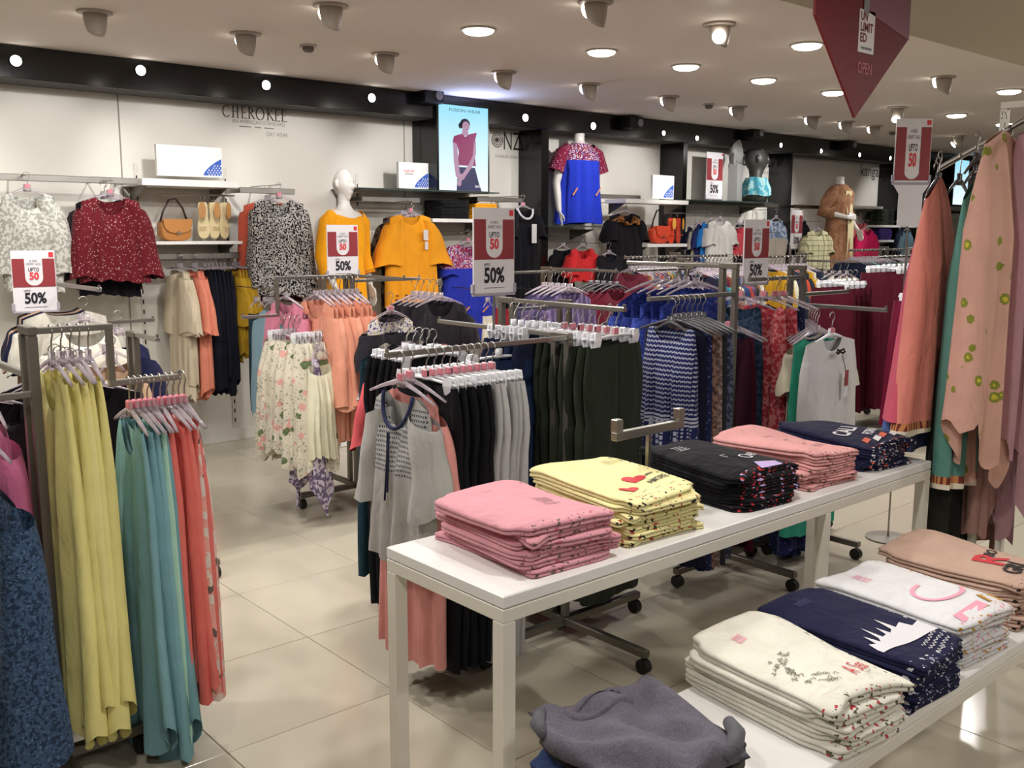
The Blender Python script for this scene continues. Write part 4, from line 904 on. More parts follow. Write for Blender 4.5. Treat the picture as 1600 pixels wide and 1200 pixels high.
rack(3.65, 3.72, 1.18, 'low steel rack between purple tops and dark olive trousers', [('-Y', 1.16, [('out', .45)]), ('-X', 1.16, [('out', .4)])], .34, .34)
row((3.42, 3.62, 1.10), '-Y', 4, .06, 'top:half', [fab('#b03034', 'dots', '#7a2026', sc=40), fab('#a82c32'), fab('#1c2348'), fab('#8c2430')], 'red printed blouse', 'blouse', 'low rack beside navy trousers', 'top', 96, .05, None, .36, L=.72, D=.07, slope=.07, hw=.30)
row((3.98, 3.55, 1.14), '-Y', 4, .06, 'top:short', [fab('#8a2030'), fab('#2a1620'), fab('#64182a')], 'dark red top', 'top', 'low rack behind clip hangers', 'top', 98, .05, DARKHANG, .40, L=.8, D=.07, slope=.08)
rack(5.35, 4.30, 1.36, 'steel rack of mixed prints between the purple tops and royal blue dresses', [('-Y', 1.34, [('out', .5)]), ('-X', 1.30, [('out', .5)])], .36, .36)
LF = [fab('#3c4a34', 'leaf', '#a9b08a', '#1e2418', sc=20), fab('#20201c', 'leaf', '#767c5c', sc=20), fab('#7a1f2c'), fab('#3b4a2c')]
row((5.10, 3.98, 1.26), '-Y', 5, .06, 'top:short', LF, 'green leaf-print top', 'top', 'mixed print rack', 'top', 101, .05, None, .42, L=.8, D=.07, slope=.07)
MIX = [fab('#232238'), fab('#40506a'), fab('#2b6f74'), fab('#6a2838'), fab('#8c5a3c'), fab('#b9b4a6'), fab('#2c3a66'), fab('#a23c30'), fab('#5a3f5e'), fab('#30302c'), fab('#c08a28'), fab('#3c7a58')]
def mixrow(*a, off=0, **k):
    return row(a[0], a[1], a[2], a[3], a[4], MIX[off:]+MIX[:off], *a[5:], **k)
row((5.55, 4.35, 1.36), '-X', 10, .045, 'top:short', MIX, 'mixed colour top', 'top', 'mixed print rack rail', 'top', 103, .05, None, .40, L=.7, D=.05)
rack(6.05, 4.95, 1.38, 'steel rack of many small tops under the middle wall bay', [('-X', 1.36, [('out', .6)]), ('+X', 1.36, [('out', .6)])], .36, .36)
mixrow((5.50, 4.95, 1.36), '-X', 12, .045, 'top:short', 'assorted top', 'top', 'rack under middle bay', 'top', 105, .05, None, .40, off=3, L=.72, D=.05)
mixrow((6.15, 4.80, 1.36), '-X', 12, .045, 'top:short', 'coloured tee', 'tee', 'right half of that rack', 'top', 107, .05, None, .40, off=6, L=.72, D=.05)
rack(7.75, 4.90, 1.36, 'steel rack with mustard and ivory tops before the brown mannequin', [('-X', 1.34, [('out', .6)]), ('-Y', 1.30, [('out', .5)])], .36, .36)
row((7.15, 4.85, 1.34), '-X', 10, .06, 'top:half', [fab('#b98a22'), fab('#c9c2ac'), fab('#1c2236'), fab('#2c3440'), fab('#b0452e'), fab('#20212c')], 'mustard and dark top', 'top', 'rack before brown mannequin', 'top', 110, .06, None, .44, L=.85, D=.06)
row((7.78, 4.50, 1.28), '-Y', 5, .07, 'top:half', [fab('#cfc8b0'), fab('#d8d2c2'), fab('#1d2a3a')], 'ivory loose top', 'top', 'rack before brown mannequin', 'top', 112, .06, None, .46, L=.95, D=.06)
rack(9.3, 4.95, 1.40, 'far steel rack with dark navy tops under the brown mannequin', [('-X', 1.38, [('out', .7)]), ('+X', 1.38, [('out', .7)])], .36, .36)
row((8.62, 4.95, 1.38), '-X', 12, .055, 'top:half', [fab('#1b2238'), fab('#14161e'), fab('#232c44'), fab('#2a3a52'), fab('#3aa78c')], 'dark navy top', 'top', 'far rack below mannequin', 'top', 115, .06, None, .44, L=.9, D=.06)
row((9.40, 4.95, 1.38), '-X', 10, .06, 'top:half', [fab('#5b6a52'), fab('#3d5a8a'), fab('#4a3a40'), fab('#6c2c3a')], 'muted green top', 'top', 'far rack right side', 'top', 118, .06, None, .44, L=.9, D=.06)
rack(10.9, 4.6, 1.46, 'furthest steel rack with clipped garments near the scarf rack', [('-X', 1.44, [('out', .7)])], .36, .36)
row((10.25, 4.6, 1.44), '-X', 10, .07, 'dress:half', [fab('#40484a'), fab('#a63a34'), fab('#c4b8a2'), fab('#32405c')], 'assorted long dress', 'dress', 'furthest floor rack', 'top', 120, .06, None, .44, L=1.2, D=.06)

# ------------------------------------------------------------------ scarf and dupatta rack, right foreground
e = rack(3.62, 1.42, 1.99, 'tall white rack at the right edge carrying dupattas and lace-hemmed kurtas', [], .20, .30, .10, WHITE_PAINT, 'scarf_rack')
obj('hanging_rail', MB().tube([(-.02, -.30, 1.955), (-.02, -.02, 1.955), (-.02, .31, 1.955-.17)], .011, 10), CHROME, e)
RZ = lambda y: 1.955-.52*max(0, y-1.40)
def dup(m, lab, cat, x, y, zt, zb, w0, w2, seed, rz=0, amp=.02, nf=3, d=.10, hk=True, nm='dupatta', hemw=.05, slope=.03, top=-.05, tilt=0):
    R_ = RZ(y); me = drape(w0, w0*1.02+(w2-w0)*.3, w2, R_-zb, d, zt-R_, slope, 0, 0, nf, amp, seed, 72, 40, hemw, tilt=tilt).mesh(nm, m, True)
    o = obj(nm, me, m, None, (x, y, R_), rz); tag(o, lab, cat)
    if hk: hanger('top', 'dark slim hanger carrying the '+lab[:60], (x, y, R_), rz, m=DARKHANG, w=max(.2, min(.40, w0*.95)))
    return o
dup(fab('#c99c8c', 'sprig', '#7f8136', '#c2b440', sc=13), 'peach dupatta embroidered with small green sprigs, right foreground', 'dupatta', 3.425, 1.44, 1.885, .80, .26, .33, 201, 0, .022, 3, .12, slope=.05, hemw=.09)
dup(fab('#a9828a'), 'mauve dupatta with ragged long tail at the right edge', 'dupatta', 3.66, 1.36, 1.86, .62, .32, .26, 202, .1, .03, 4, .13, hemw=.14, slope=.03)
dup(fab('#a97f86'), 'dusky rose dupatta tucked between the sprigged one and the mauve one', 'dupatta', 3.56, 1.40, 1.90, .72, .22, .24, 203, 0, .022, 3, .10, hemw=.10)
dup(fab('#9a746c'), 'brown-mauve dupatta tail hanging lowest at the right edge', 'dupatta', 3.60, 1.49, 1.88, .46, .22, .16, 204, 0, .02, 3, .10, hemw=.10)
ck = dup(fab('#d98678', 'border', sc=-.985), 'coral kurta panel with white lace hem left of the sprigged dupatta', 'kurta', 3.45, 1.66, 1.745, .845, .22, .50, 205, .12, .012, 3, .09, nm='kurta', slope=.08, hemw=.004)
dup(fab('#c4566a'), 'rose edge of a kurta just left of the coral one', 'kurta', 3.50, 1.69, 1.70, .90, .20, .60, 206, .1, .012, 3, .08, nm='kurta', hemw=.01, slope=.08)
dup(fab('#4d6096'), 'blue kurta whose lower corner shows left of the coral hem', 'kurta', 3.55, 1.72, 1.68, .76, .18, .70, 207, .1, .012, 3, .08, nm='kurta', hemw=.01, slope=.08)
dup(fab('#5f9186', 'border', sc=-1.237), 'teal kurta with orange border and white lace hem, below the coral', 'kurta', 3.47, 1.54, 1.72, .65, .18, .28, 208, .06, .012, 3, .09, nm='kurta', hemw=.004, slope=.06)
dup(fab('#23241f'), 'black trousers hanging under the teal lace hem', 'trousers', 3.52, 1.585, 1.20, .26, .22, .28, 209, 0, .014, 3, .08, nm='trousers', hk=False, hemw=.03)
for i in range(4): hanger('top', '%s bare dark hanger at the top of the scarf rack' % ORD[i], (3.60, 1.49+.055*i, RZ(1.49+.055*i)), .2, 'bare dark hangers', m=DARKHANG, w=.30)
e = empty('grey_fixture', 'pale grey fixture panel at the right edge behind the mauve dupatta', 'fixture', (4.02, 1.36, 0)); obj('panel', BOX(-.12, .18, -.012, .012, .0, .86, bev=.004), mat('pale lilac grey panel', '#b9b2b8', .4), e); obj('edge_strip', BOX(-.15, -.125, -.02, .02, 0, 1.0, bev=.004), WHITE_PAINT, e)

# ------------------------------------------------------------------ red pennant hanging from the soffit
a, b, c = ony(1272, 22, 1.64), ony(1418, 62, 1.64), ony(1334, 184, 1.64)
ex = float(c[0]); e = empty('hanging_pennant', 'red pointed pennant sign hanging from the soffit, top right', 'sign', (ex, 1.64, float(c[2])))
xl, xr, zl, zr, zt = float(a[0])-ex, float(b[0])-ex, float(a[2]-c[2]), float(b[2]-c[2]), 2.40-float(c[2])-.03
RED = mat('red pennant board', '#6a0d18', .6)
obj('board', MB().prism([(0, 0), (xr, (zl+zr)/2), (xr, zt), (xl, zt), (xl, (zl+zr)/2)], -.004, .004), RED, e)
w = xr-xl; mx_ = (xl+xr)/2
lx, lw = mx_+.02*w, .165*w
obj('white_label', BOX(lx-lw/2, lx+lw/2, -.0056, -.0046, .195, .320), PAPER, e)
RI = mat('dark red lettering', '#7a1c28', .6)
for k, (tx_, ww) in enumerate((('UN', .42), ('LIMIT', .80), ('ED', .42))): lettering(tx_, lw*ww, .027, RI, e, (lx-lw*.42+lw*ww/2, -.0062, .301-.031*k), bold=.03)
obj('small_print', BOX(lx-lw*.35, lx+lw*.35, -.0062, -.0057, .205, .212), GREYINK, e)
lettering('OPEN', lw*.9, .034, mat('pale red print', '#c9767a', .6), e, (lx, -.0052, .150))
obj('picture_strip', MB().prism([(mx_+.0, zt-.01), (xr-.002, zt-.01), (xr-.002, zl*.98), (mx_-.0, zl*1.18)], -.0056, -.0046), mat('dusty rose print', '#8c5a6a', .6), e)
obj('picture_strip', MB().prism([(mx_-.02, zt-.01), (mx_+.025, zt-.01), (mx_+.015, zl*1.12), (mx_-.012, zl*1.16)], -.0068, -.0058), mat('grey print block', '#8f8a8e', .6), e)
for s in (xl+.02, xr-.02): obj('hanging_wire', MB().tube([(s, 0, zt), (s, 0, zt+.03)], .0015, 6), CHROME, e)
# ------------------------------------------------------------------ wall fixtures
SHELFW = mat('white shelf laminate', '#e9e6e2', .35)
def shelf(label, px0, px1, py, depth, m, th=.03, glass=False, yb=YW):
    y = yb-depth; a = ony(px0, py, y); b = ony(px1, py, y); z = (a[2]+b[2])/2
    e = empty('glass_shelf' if glass else 'wall_shelf', label, 'shelf', ((a[0]+b[0])/2, yb, float(z)))
    w = (b[0]-a[0])/2
    if glass:
        obj('pane', BOX(-w, w, -depth, -.005, -.010, 0), GLASS, e); obj('front_edge', BOX(-w, w, -depth-.003, -depth-.0003, -.010, 0), GLASS_EDGE, e)
    else: obj('board', BOX(-w, w, -depth, -.005, -th, 0, bev=.003), m, e)
    for s in (-1, 1): obj('bracket', MB().prism([(-.01, -th), (-depth*.8, -th), (-.01, -th-.10)], s*(w-.05)-.006, s*(w-.05)+.006, 'yz'), STEEL, e)
    return e, float(z)
def wall_rail(label, px0, px1, py, out=.30):
    y = YW-out; a = ony(px0, py, y); b = ony(px1, py, y); z = float((a[2]+b[2])/2)
    e = empty('wall_rail', label, 'clothes rail', (float(a[0]+b[0])/2, YW, z)); w = float(b[0]-a[0])/2
    obj('rail', BOX(-w, w, -out-.008, -out+.008, -.03, .01, bev=.003), CHROME, e)
    for s in (-1, 1): obj('rail_arm', BOX(s*(w-.04)-.008, s*(w-.04)+.008, -out+.0085, -.004, -.026, .006, bev=.002), CHROME, e)
    return e, z
wall_rail('long chrome wall rail above the white floral and maroon blouses', -90, 214, 276)
wall_rail('short chrome wall rail above the black floral blouse', 374, 460, 296)
wall_rail('chrome wall rail below the handbag shelf, carrying cream and coral tops', 246, 372, 398)
wall_rail('chrome wall rail under the glass shelf above the orange kurta', 566, 655, 310)
wall_rail('chrome wall rail left of the first black column', 745, 815, 310)
wall_rail('chrome wall rail behind the blue mannequin', 936, 1000, 306)
wall_rail('chrome wall rail in the bust bay', 1078, 1215, 318)
wall_rail('chrome wall rail left of brown mannequin', 1240, 1290, 322)
wall_rail('chrome wall rail at far end right of last column', 1452, 1500, 330)
shelf('white wall shelf holding a white sign, above the tan handbag', 222, 372, 281, .36, SHELFW, .045)
hs, hz = shelf('white wall shelf under the tan handbag and beige shoes', 243, 382, 377, .32, SHELFW, .022)
g1, gz = shelf('long glass wall shelf under the lit poster', 560, 780, 297, .40, None, glass=True)
ws, wz = shelf('white wall shelf carrying folded black and orange tops', 676, 772, 342, .34, SHELFW, .03)
bs, bz = shelf('grey glass ledge that the blue mannequin stands on', 858, 945, 353, .42, None, glass=True)
s2, z2 = shelf('white wall shelf with a small white sign, right of blue mannequin', 978, 1076, 312, .27, SHELFW, .04, yb=YF)
s3, z3 = shelf('white wall shelf under the orange handbag and red shoes', 1012, 1074, 381, .24, SHELFW, .03, yb=YF)
s4, z4 = shelf('glass wall shelf carrying the dark bust in the middle bay', 1074, 1206, 314, .40, None, glass=True)
s5, z5 = shelf('white wall shelf in the bay of the brown mannequin', 1338, 1380, 322, .36, SHELFW, .03)
s6, z6 = shelf('wall shelf of folded jeans right of the pink top', 1366, 1436, 352, .34, SHELFW, .03)
s7, z7 = shelf('lower white wall shelf with folded purple tops, far bay', 1356, 1400, 375, .34, SHELFW, .03)
# slotted uprights on the wall
for i, (px, t, b) in enumerate(((228, 440, 660), (364, 480, 690), (560, 310, 500))):
    x = float(ony(px, (t+b)/2, YW)[0]); e = empty('slotted_upright', '%s slotted upright strip from the left on the back wall' % ORD[i], 'wall strip', (x, YW, 0))
    obj('strip', BOX(-.016, .016, -.006, -.0005, .10, 2.0), mat('white upright', '#cfc9c0', .5), e)
    mb = MB()
    for k in range(26): mb.box(-.005, .005, -.0075, -.0062, .14+k*.07, .17+k*.07)
    o = obj('slots', mb, BLACKRUB, e); o['kind'] = 'stuff'

# wall writing
LET = mat('dark grey wall lettering', '#34312f', .6); LETG = mat('grey wall lettering', '#8a8680', .6)
a, b = ony(348, 173, YW), ony(450, 182, YW); cx, cz = float(a[0]+b[0])/2, float(a[2]+b[2])/2; Wd = float(b[0]-a[0])
e = empty('wall_logo', 'CHEROKEE shop lettering on the white wall under the fascia', 'sign', (cx, YW, cz))
def serif_word(e, word, w, h, th, m):
    adv = {'C': 1.05, 'H': 1.05, 'E': .8, 'R': .95, 'O': 1.25, 'K': .95}; tot = sum(adv[c] for c in word); u = w/tot; x = -w/2
    for c in word:
        mb = MB(); W_ = adv[c]*u*.66; z0, z1 = -h/2, h/2; y0, y1 = -.006, -.0006
        def bar(xa, za, xb, zb, t):
            d = math.hypot(xb-xa, zb-za); nx, nz = -(zb-za)/d*t/2, (xb-xa)/d*t/2
            mb.prism([(xa+nx, za+nz), (xb+nx, zb+nz), (xb-nx, zb-nz), (xa-nx, za-nz)], y0, y1)
        def serif(xx, zz, s=1): bar(xx-th*1.5*s, zz, xx+th*1.5*s, zz, th*.45)
        def arc(cx, cz, rx, rz, a0, a1, t, n=22):
            for k in range(n): q0, q1 = a0+(a1-a0)*k/n, a0+(a1-a0)*(k+1.05)/n; bar(cx+rx*math.cos(q0), cz+rz*math.sin(q0), cx+rx*math.cos(q1), cz+rz*math.sin(q1), t*(.55+.45*abs(math.cos((q0+q1)/2))))
        if c in 'HERK':
            bar(x+th, z0, x+th, z1, th); serif(x+th, z0); serif(x+th, z1)
        if c == 'H': bar(x+W_-th, z0, x+W_-th, z1, th); serif(x+W_-th, z0); serif(x+W_-th, z1); bar(x+th, 0, x+W_-th, 0, th*.5)
        if c == 'E':
            for zz, l in ((z0, 1), (0, .75), (z1, .92)): bar(x+th, zz, x+th+(W_-th)*l, zz, th*.5); bar(x+th+(W_-th)*l, zz-th*.7, x+th+(W_-th)*l, zz+th*.7, th*.5)
        if c == 'R': arc(x+th, z1-h*.26, W_*.62, h*.26, -PI/2, PI/2, th, 14); bar(x+th+W_*.3, z1-h*.52, x+W_+th*.6, z0, th)
        if c == 'K': bar(x+th, -.02*h, x+W_, z1, th*.6); bar(x+th+W_*.22, .06*h, x+W_+th, z0, th); serif(x+W_, z1, .8); serif(x+W_+th, z0, .8)
        if c == 'O': arc(x+W_*.5, 0, W_*.55, h*.53, 0, 2*PI, th, 32)
        if c == 'C': arc(x+W_*.56, 0, W_*.56, h*.5, .75, 2*PI-.75, th, 26)
        obj('letter', mb, m, e); x += adv[c]*u
serif_word(e, 'CHEROKEE', Wd, .080, .0062, LET)
lettering('AN AMERICAN STANDARD', Wd*.82, .026, LETG, e, (.02, -.0016, -.064)); [obj('small_print', BOX(x_-w_/2, x_+w_/2, -.0016, -.0006, -.102, -.094), LETG, e) for x_, w_ in ((-.09, .09), (.01, .05), (.10, .08))]; lettering('DAY WEAR', Wd*.33, .030, LETG, e, (Wd*.32, -.0016, -.14))
def bronz(label, px0, px1, py0, py1, br, oc, nz):
    a, b = ony(px0, py0, YW), ony(px1, py1, YW); w = float(b[0]-a[0]); h = .155; e = empty('wall_logo', label, 'sign', (float(a[0]+b[0])/2, YW, float(a[2]+b[2])/2))
    lettering('BR', w*br[1], h, LET, e, (w*br[0], -.0016, 0)); lettering('NZ', w*nz[1], h, LET, e, (w*nz[0], -.0016, 0))
    for k, r in enumerate((.010, .026, .044, .062)): obj('ring', MB().tube([(w*oc+r*math.cos(q), -.004, r*math.sin(q)) for q in [2*PI*i/28 for i in range(29)]], .0035 if k else .007, 5), LET, e)
    lettering('FASHION WEAR', w*.42, .028, LETG, e, (w*.25, -.0016, -.14)); return e
bronz('BRONZ lettering half hidden by the lit poster', 726, 813, 213, 223, (-.28, .38), .07, (.345, .31))
bronz('BRONZ lettering behind the dark bust in the middle bay', 1160, 1208, 247, 252, (-.31, .36), -.02, (.29, .42))
a, b = ony(1345, 265, YW), ony(1378, 275, YW); e = empty('wall_logo', 'kangan lettering on the far bay wall beside the brown mannequin', 'sign', (float(a[0]+b[0])/2, YW, float(a[2]+b[2])/2)); w = float(b[0]-a[0])
lettering('kangan', w, .19, LET, e, (0, -.0016, 0)); 
for k in range(5): obj('emblem', MB().prism([(math.cos(.4+k*.58)*.035-.01, .15+math.sin(.4+k*.58)*.035), (math.cos(.4+k*.58)*.07, .15+math.sin(.4+k*.58)*.07), (math.cos(.4+k*.58)*.035+.012, .15+math.sin(.4+k*.58)*.035)], -.003, -.0006), LET, e)

# small white cards with the blue star motif
BLUEP = mat('royal blue print', '#2f5fc0', .6); WHITEC = mat('bright white card', '#f1efec', .5)
def star_card(label, px0, px1, py0, py1, y, new=True):
    a, b = ony(px0, (py0+py1)/2, y), ony(px1, (py0+py1)/2, y); t = float(ony((px0+px1)/2, py0, y)[2]); z = float(ony((px0+px1)/2, py1, y)[2]); w = float(b[0]-a[0]); h = t-z
    e = empty('shelf_card', label, 'sign', (float(a[0]+b[0])/2, y, z)); obj('card', BOX(-w/2, w/2, 0, .03, 0, h, bev=.002), WHITEC, e)
    s = min(w, h*1.2); ox = w/2-.03*s
    FH = .56*h; pts = [(ox-.55*s*(1-k/10)**.9, .06*h+FH*(k/10)**.7) for k in range(11)]+[(ox, .06*h)]
    obj('blue_flag', MB().prism(pts, -.0016, -.0006), BLUEP, e)
    mb = MB(); r = random.Random(3)
    for i in range(5):
        for j in range(5):
            x, zz = ox-.03*s-.085*s*i-.04*s*(j % 2), .09*h+.075*h*j
            if zz < .03*h+FH*max(0, 1-(ox-x)/(.55*s))**.8: mb.prism([(x+(.030*s if k % 2 else .013*s)*math.cos(k*PI/5), zz+(.030*s if k % 2 else .013*s)*math.sin(k*PI/5)) for k in range(10)], -.0024, -.0017)
    o = obj('stars', mb, WHITEC, e)
    if new: lettering('NEW', w*.34, h*.10, BRIGHTRED, e, (-w*.15, -.0012, h*.66)); obj('small_print', BOX(-w*.30, -w*.02, -.0012, -.0004, h*.54, h*.57), GREYINK, e)
    return e
star_card('wide white card with blue star flag, on shelf above the tan handbag', 245, 347, 228, 276, YW-.25, False)
star_card('white NEW card with blue star flag on the glass shelf', 623, 670, 254, 295, YW-.22)
star_card('small white card with blue flag on shelf right of blue mannequin', 1020, 1053, 274, 311, YF-.2, False)
c = ony(1115, 312, YW-.2); sign(float(c[0]), YW-.2, float(c[2])+.012, float(c[2]), 'small sale card standing on the glass shelf beside the grey bust', 0, .28, .48, pole=False)
c = ony(1243, 388, 6.2); sign(float(c[0]), 6.2, float(c[2]), 0, 'sale card left of the brown mannequin, above the cream check top', .1, .26, .42, base=True)

# lit poster
def lightbox(label, px0, px1, py0, py1, y, art=True):
    a, b = ony(px0, (py0+py1)/2, y), ony(px1, (py0+py1)/2, y); t, z = float(ony((px0+px1)/2, py0, y)[2]), float(ony((px0+px1)/2, py1, y)[2]); w = float(b[0]-a[0]); h = t-z
    e = empty('lit_poster', label, 'poster', (float(a[0]+b[0])/2, y, z))
    obj('case', BOX(-w/2-.02, w/2+.02, .002, YW-y-.002, -.02, h+.02, bev=.004), BLACKG, e)
    tn = NT('lit poster sheet'); tc = tn.n('ShaderNodeTexCoord'); sp = tn.n('ShaderNodeSeparateXYZ'); tn.l(tc.outputs['Object'], sp.inputs[0])
    rp = tn.n('ShaderNodeValToRGB'); k = tn.math('DIVIDE', sp.outputs[2], h); tn.l(k, rp.inputs[0]); cr = rp.color_ramp; cr.elements[0].color = lin('#e8f4fa'); cr.elements[1].color = lin('#8fd6ee'); cr.elements.new(.55).color = lin('#c2e6f4')
    tn.b.inputs['Base Color'].default_value = (0, 0, 0, 1); tn.l(rp.outputs[0], tn.b.inputs['Emission Color']); tn.b.inputs['Emission Strength'].default_value = 1.15
    obj('lit_sheet', BOX(-w/2, w/2, -.004, .0015, 0, h), tn.m, e)
    if art:
        def lit(n, c, s=.9):
            t_ = NT('lit print '+n); t_.b.inputs['Base Color'].default_value = (.01, .01, .01, 1); t_.b.inputs['Emission Color'].default_value = lin(c); t_.b.inputs['Emission Strength'].default_value = s; return t_.m
        def sil(name, pts, m, d): obj(name, MB().prism([(p*w, q*h) for p, q in pts], -.0048-.0006*d, -.0042-.0006*d), m, e)
        SK, HR, MG, NB = lit('skin', '#bb92ae'), lit('hair', '#1b1a2c'), lit('magenta', '#952a62'), lit('navy', '#232356')
        el = lambda cx, cz, rx, rz, n=20: [(cx+rx*math.cos(2*PI*i/n), cz+rz*math.sin(2*PI*i/n)) for i in range(n)]
        sil('hair_print', el(.02, .795, .10, .060), HR, 0); sil('bun_print', el(-.07, .77, .045, .035), HR, 0)
        sil('neck_print', [(-.03, .74), (-.05, .655), (.10, .655), (.06, .74)], SK, 1); sil('face_print', el(.035, .765, .075, .058), SK, 2)
        sil('eye_print', [(.0, .775), (.03, .778), (.03, .772)], HR, 3); sil('eye_print', [(.06, .775), (.09, .778), (.09, .772)], HR, 3); sil('mouth_print', [(.03, .735), (.075, .735), (.05, .729)], MG, 3)
        sil('top_print', [(-.05, .675), (.02, .64), (.12, .68), (.26, .70), (.22, .60), (.20, .50), (.24, .30), (-.15, .30), (-.11, .46), (-.16, .55), (-.24, .57), (-.21, .64)], MG, 3)
        sil('arm_print', [(-.23, .57), (-.15, .55), (-.13, .40), (-.10, .22), (-.03, .14), (-.08, .10), (-.18, .17), (-.22, .36)], SK, 4)
        sil('arm_print', [(.20, .58), (.24, .60), (.24, .45), (.17, .30), (.02, .17), (-.05, .19), (.08, .31), (.17, .42)], SK, 5)
        sil('trousers_print', [(-.12, .28), (.22, .28), (.30, .10), (.36, 0), (-.16, 0), (-.15, .12)], NB, 2)
        sil('hand_print', el(-.05, .165, .06, .035), SK, 6); sil('hand_print', el(-.11, .09, .045, .04), SK, 6)
        ink = lit('dark lettering', '#2a6074', .3)
        lettering('FUSION WEAR', w*.64, h*.036, ink, e, (.02*w, -.0052, h*.945))
        lettering('BR', w*.10, h*.03, lit('white', '#f0f4fa', 1), e, (.27*w, -.009, h*.055))
    return e
lightbox('lit FUSION WEAR poster of a person in a magenta top', 686, 762, 166, 298, YF-.03)
lightbox('far lit blue poster at the right end of the wall', 1491, 1512, 250, 320, YF-.03, False)
l = area('poster_glow', (5.09, YF-.10, 2.45), 5, .4, (.45, .55, 1), None, (math.radians(-140), 0, 0), 'SQUARE')

# ------------------------------------------------------------------ mannequins
def head_mb(z0=0):
    # chin at z0, crown at z0+.225; faces -y
    mb = MB(); rings = []; n = 36; N = 26
    for j in range(N+1):
        v = j/N; z = .225*v
        prof = math.sin(PI*min(1, max(0, (v*.94+.06))))**.55 if v > .45 else (.62+.38*math.sin(PI/2*v/.45))*.985
        hw = .072*prof*(.72+.28*min(1, v/.4)); fr = -.088*prof*(1.0 if v > .2 else .92+.4*v); bk = .098*prof*(1 if v > .4 else .55+.45*v/.4)
        if v == 1: hw = fr = bk = .0; 
        ring = []
        for k in range(n):
            a = 2*PI*k/n; c, s = math.cos(a), math.sin(a)
            x = hw*math.copysign(abs(c)**.9, c); y = (bk if s > 0 else -fr)*s
            g = lambda mx, mz, sx, sz: math.exp(-((x-mx)/sx)**2-((v-mz)/sz)**2)
            if s < 0:
                y -= .030*g(0, .40, .012, .07)+.010*g(0, .50, .008, .08); y += .010*(g(.028, .53, .015, .04)+g(-.028, .53, .015, .04))
                y -= .007*g(0, .235, .020, .022)+.006*g(0, .175, .018, .02); y += .004*g(0, .205, .022, .010); y -= .008*g(0, .04, .02, .06); y -= .005*g(0, .60, .05, .03)
            ring.append((x, y, z0+z))
        rings.append(ring)
    mb.loft(rings, True)
    for s in (-1, 1): mb.tube([(s*.066, .012, z0+.085), (s*.074, .018, z0+.10), (s*.076, .020, z0+.125), (s*.068, .012, z0+.138)], [.008, .012, .013, .007], 8)
    return mb
def add_hand(mb, w, dirv, side, nrm):
    """palm and five fingers from wrist w along dirv; nrm is the back-of-hand normal; thumb on side"""
    d = Vector(dirv).normalized(); nn = Vector(nrm); nn = (nn-d*nn.dot(d)).normalized(); s = d.cross(nn)*side; w = Vector(w)
    mb.loft([[tuple(w+d*t+s*(a*ww)+nn*(b*.012)) for a, b in ((1, 0), (.6, .9), (-.6, .9), (-1, 0), (-.6, -.9), (.6, -.9))] for t, ww in ((-.02, .024), (.02, .030), (.06, .038), (.09, .036))])
    for i, L in enumerate((.070, .078, .072, .056)):
        o = w+d*.085+s*(.027-.018*i); c = -nn
        mb.tube([o-d*.02, o+d*L*.4+s*(.003*(1.5-i)), o+d*L*.75+c*L*.12, o+d*L*.97+c*L*.32], [.0088, .0082, .0072, .0050], 8)
    o = w+d*.02+s*.028
    mb.tube([o-s*.012, o+s*.016+d*.022-nn*.006, o+s*.024+d*.05-nn*.012, o+s*.022+d*.074-nn*.018], [.011, .010, .009, .006], 8)
def mannequin_mesh(key, head, arms, hipz=.90, legs=False, turn=0, tall=1.0):
    mb = MB(); E = lambda w, d, z, oy=0, n=24: [(w*math.cos(2*PI*k/n), oy+d*math.sin(2*PI*k/n), z) for k in range(n)]
    # z measured from floor of a 1.75 m figure
    mb.loft([E(.05, .045, 1.53, .01), E(.052, .05, 1.49, .008), E(.075, .06, 1.455), E(.135, .07, 1.435), E(.175, .078, 1.405), E(.178, .092, 1.33, -.008), E(.160, .105, 1.25, -.015), E(.135, .092, 1.12, -.004), E(.125, .085, 1.05), E(.15, .098, .97), E(.17, .108, .90), E(.172, .11, .85), E(.165, .10, .80)])
    if head:
        h = head_mb(1.525); c, s = math.cos(turn), math.sin(turn)
        mb.add([(x*c-(y+.0)*s, x*s+(y+.0)*c+.005, z) for x, y, z in h.v], h.f)
        mb.loft([E(.052, .05, 1.46, .01), E(.048, .047, 1.52, .008), E(.052, .055, 1.58, .004)])
    else: mb.loft([E(.052, .05, 1.46, .01), E(.047, .045, 1.52, .008), E(.052, .05, 1.555, .008), E(.045, .043, 1.565, .008)])
    for side, (sh, el, wr, hd, nr) in arms.items():
        mb.tube([(side*.10, 0, 1.40), sh, tuple((np.array(sh)*.5+np.array(el)*.5)), el, tuple((np.array(el)*.6+np.array(wr)*.4)), wr], [.055, .050, .042, .036, .035, .024], 14)
        add_hand(mb, wr, hd, side, nr)
    if legs:
        for s in (-1, 1): mb.tube([(s*.085, 0, .85), (s*.09, 0, .60), (s*.088, -.005, .48), (s*.085, .012, .33), (s*.08, .01, .10), (s*.08, -.02, .05)], [.085, .068, .052, .05, .034, .034], 14); mb.tube([(s*.08, .04, .04), (s*.082, -.05, .035), (s*.085, -.14, .022)], [.036, .036, .022], 10)
    o = obj(key, mb, None); md = o.modifiers.new('r', 'REMESH'); md.mode = 'VOXEL'; md.voxel_size = .0075 if not head else .0052
    sm = o.modifiers.new('s', 'SMOOTH'); sm.iterations = 3 if not head else 2; sm.factor = .4
    me = bpy.data.meshes.new_from_object(o.evaluated_get(bpy.context.evaluated_depsgraph_get())); me.name = key; me.materials.clear()
    me.polygons.foreach_set('use_smooth', [True]*len(me.polygons)); old = o.data; bpy.data.objects.remove(o); bpy.data.meshes.remove(old); return me
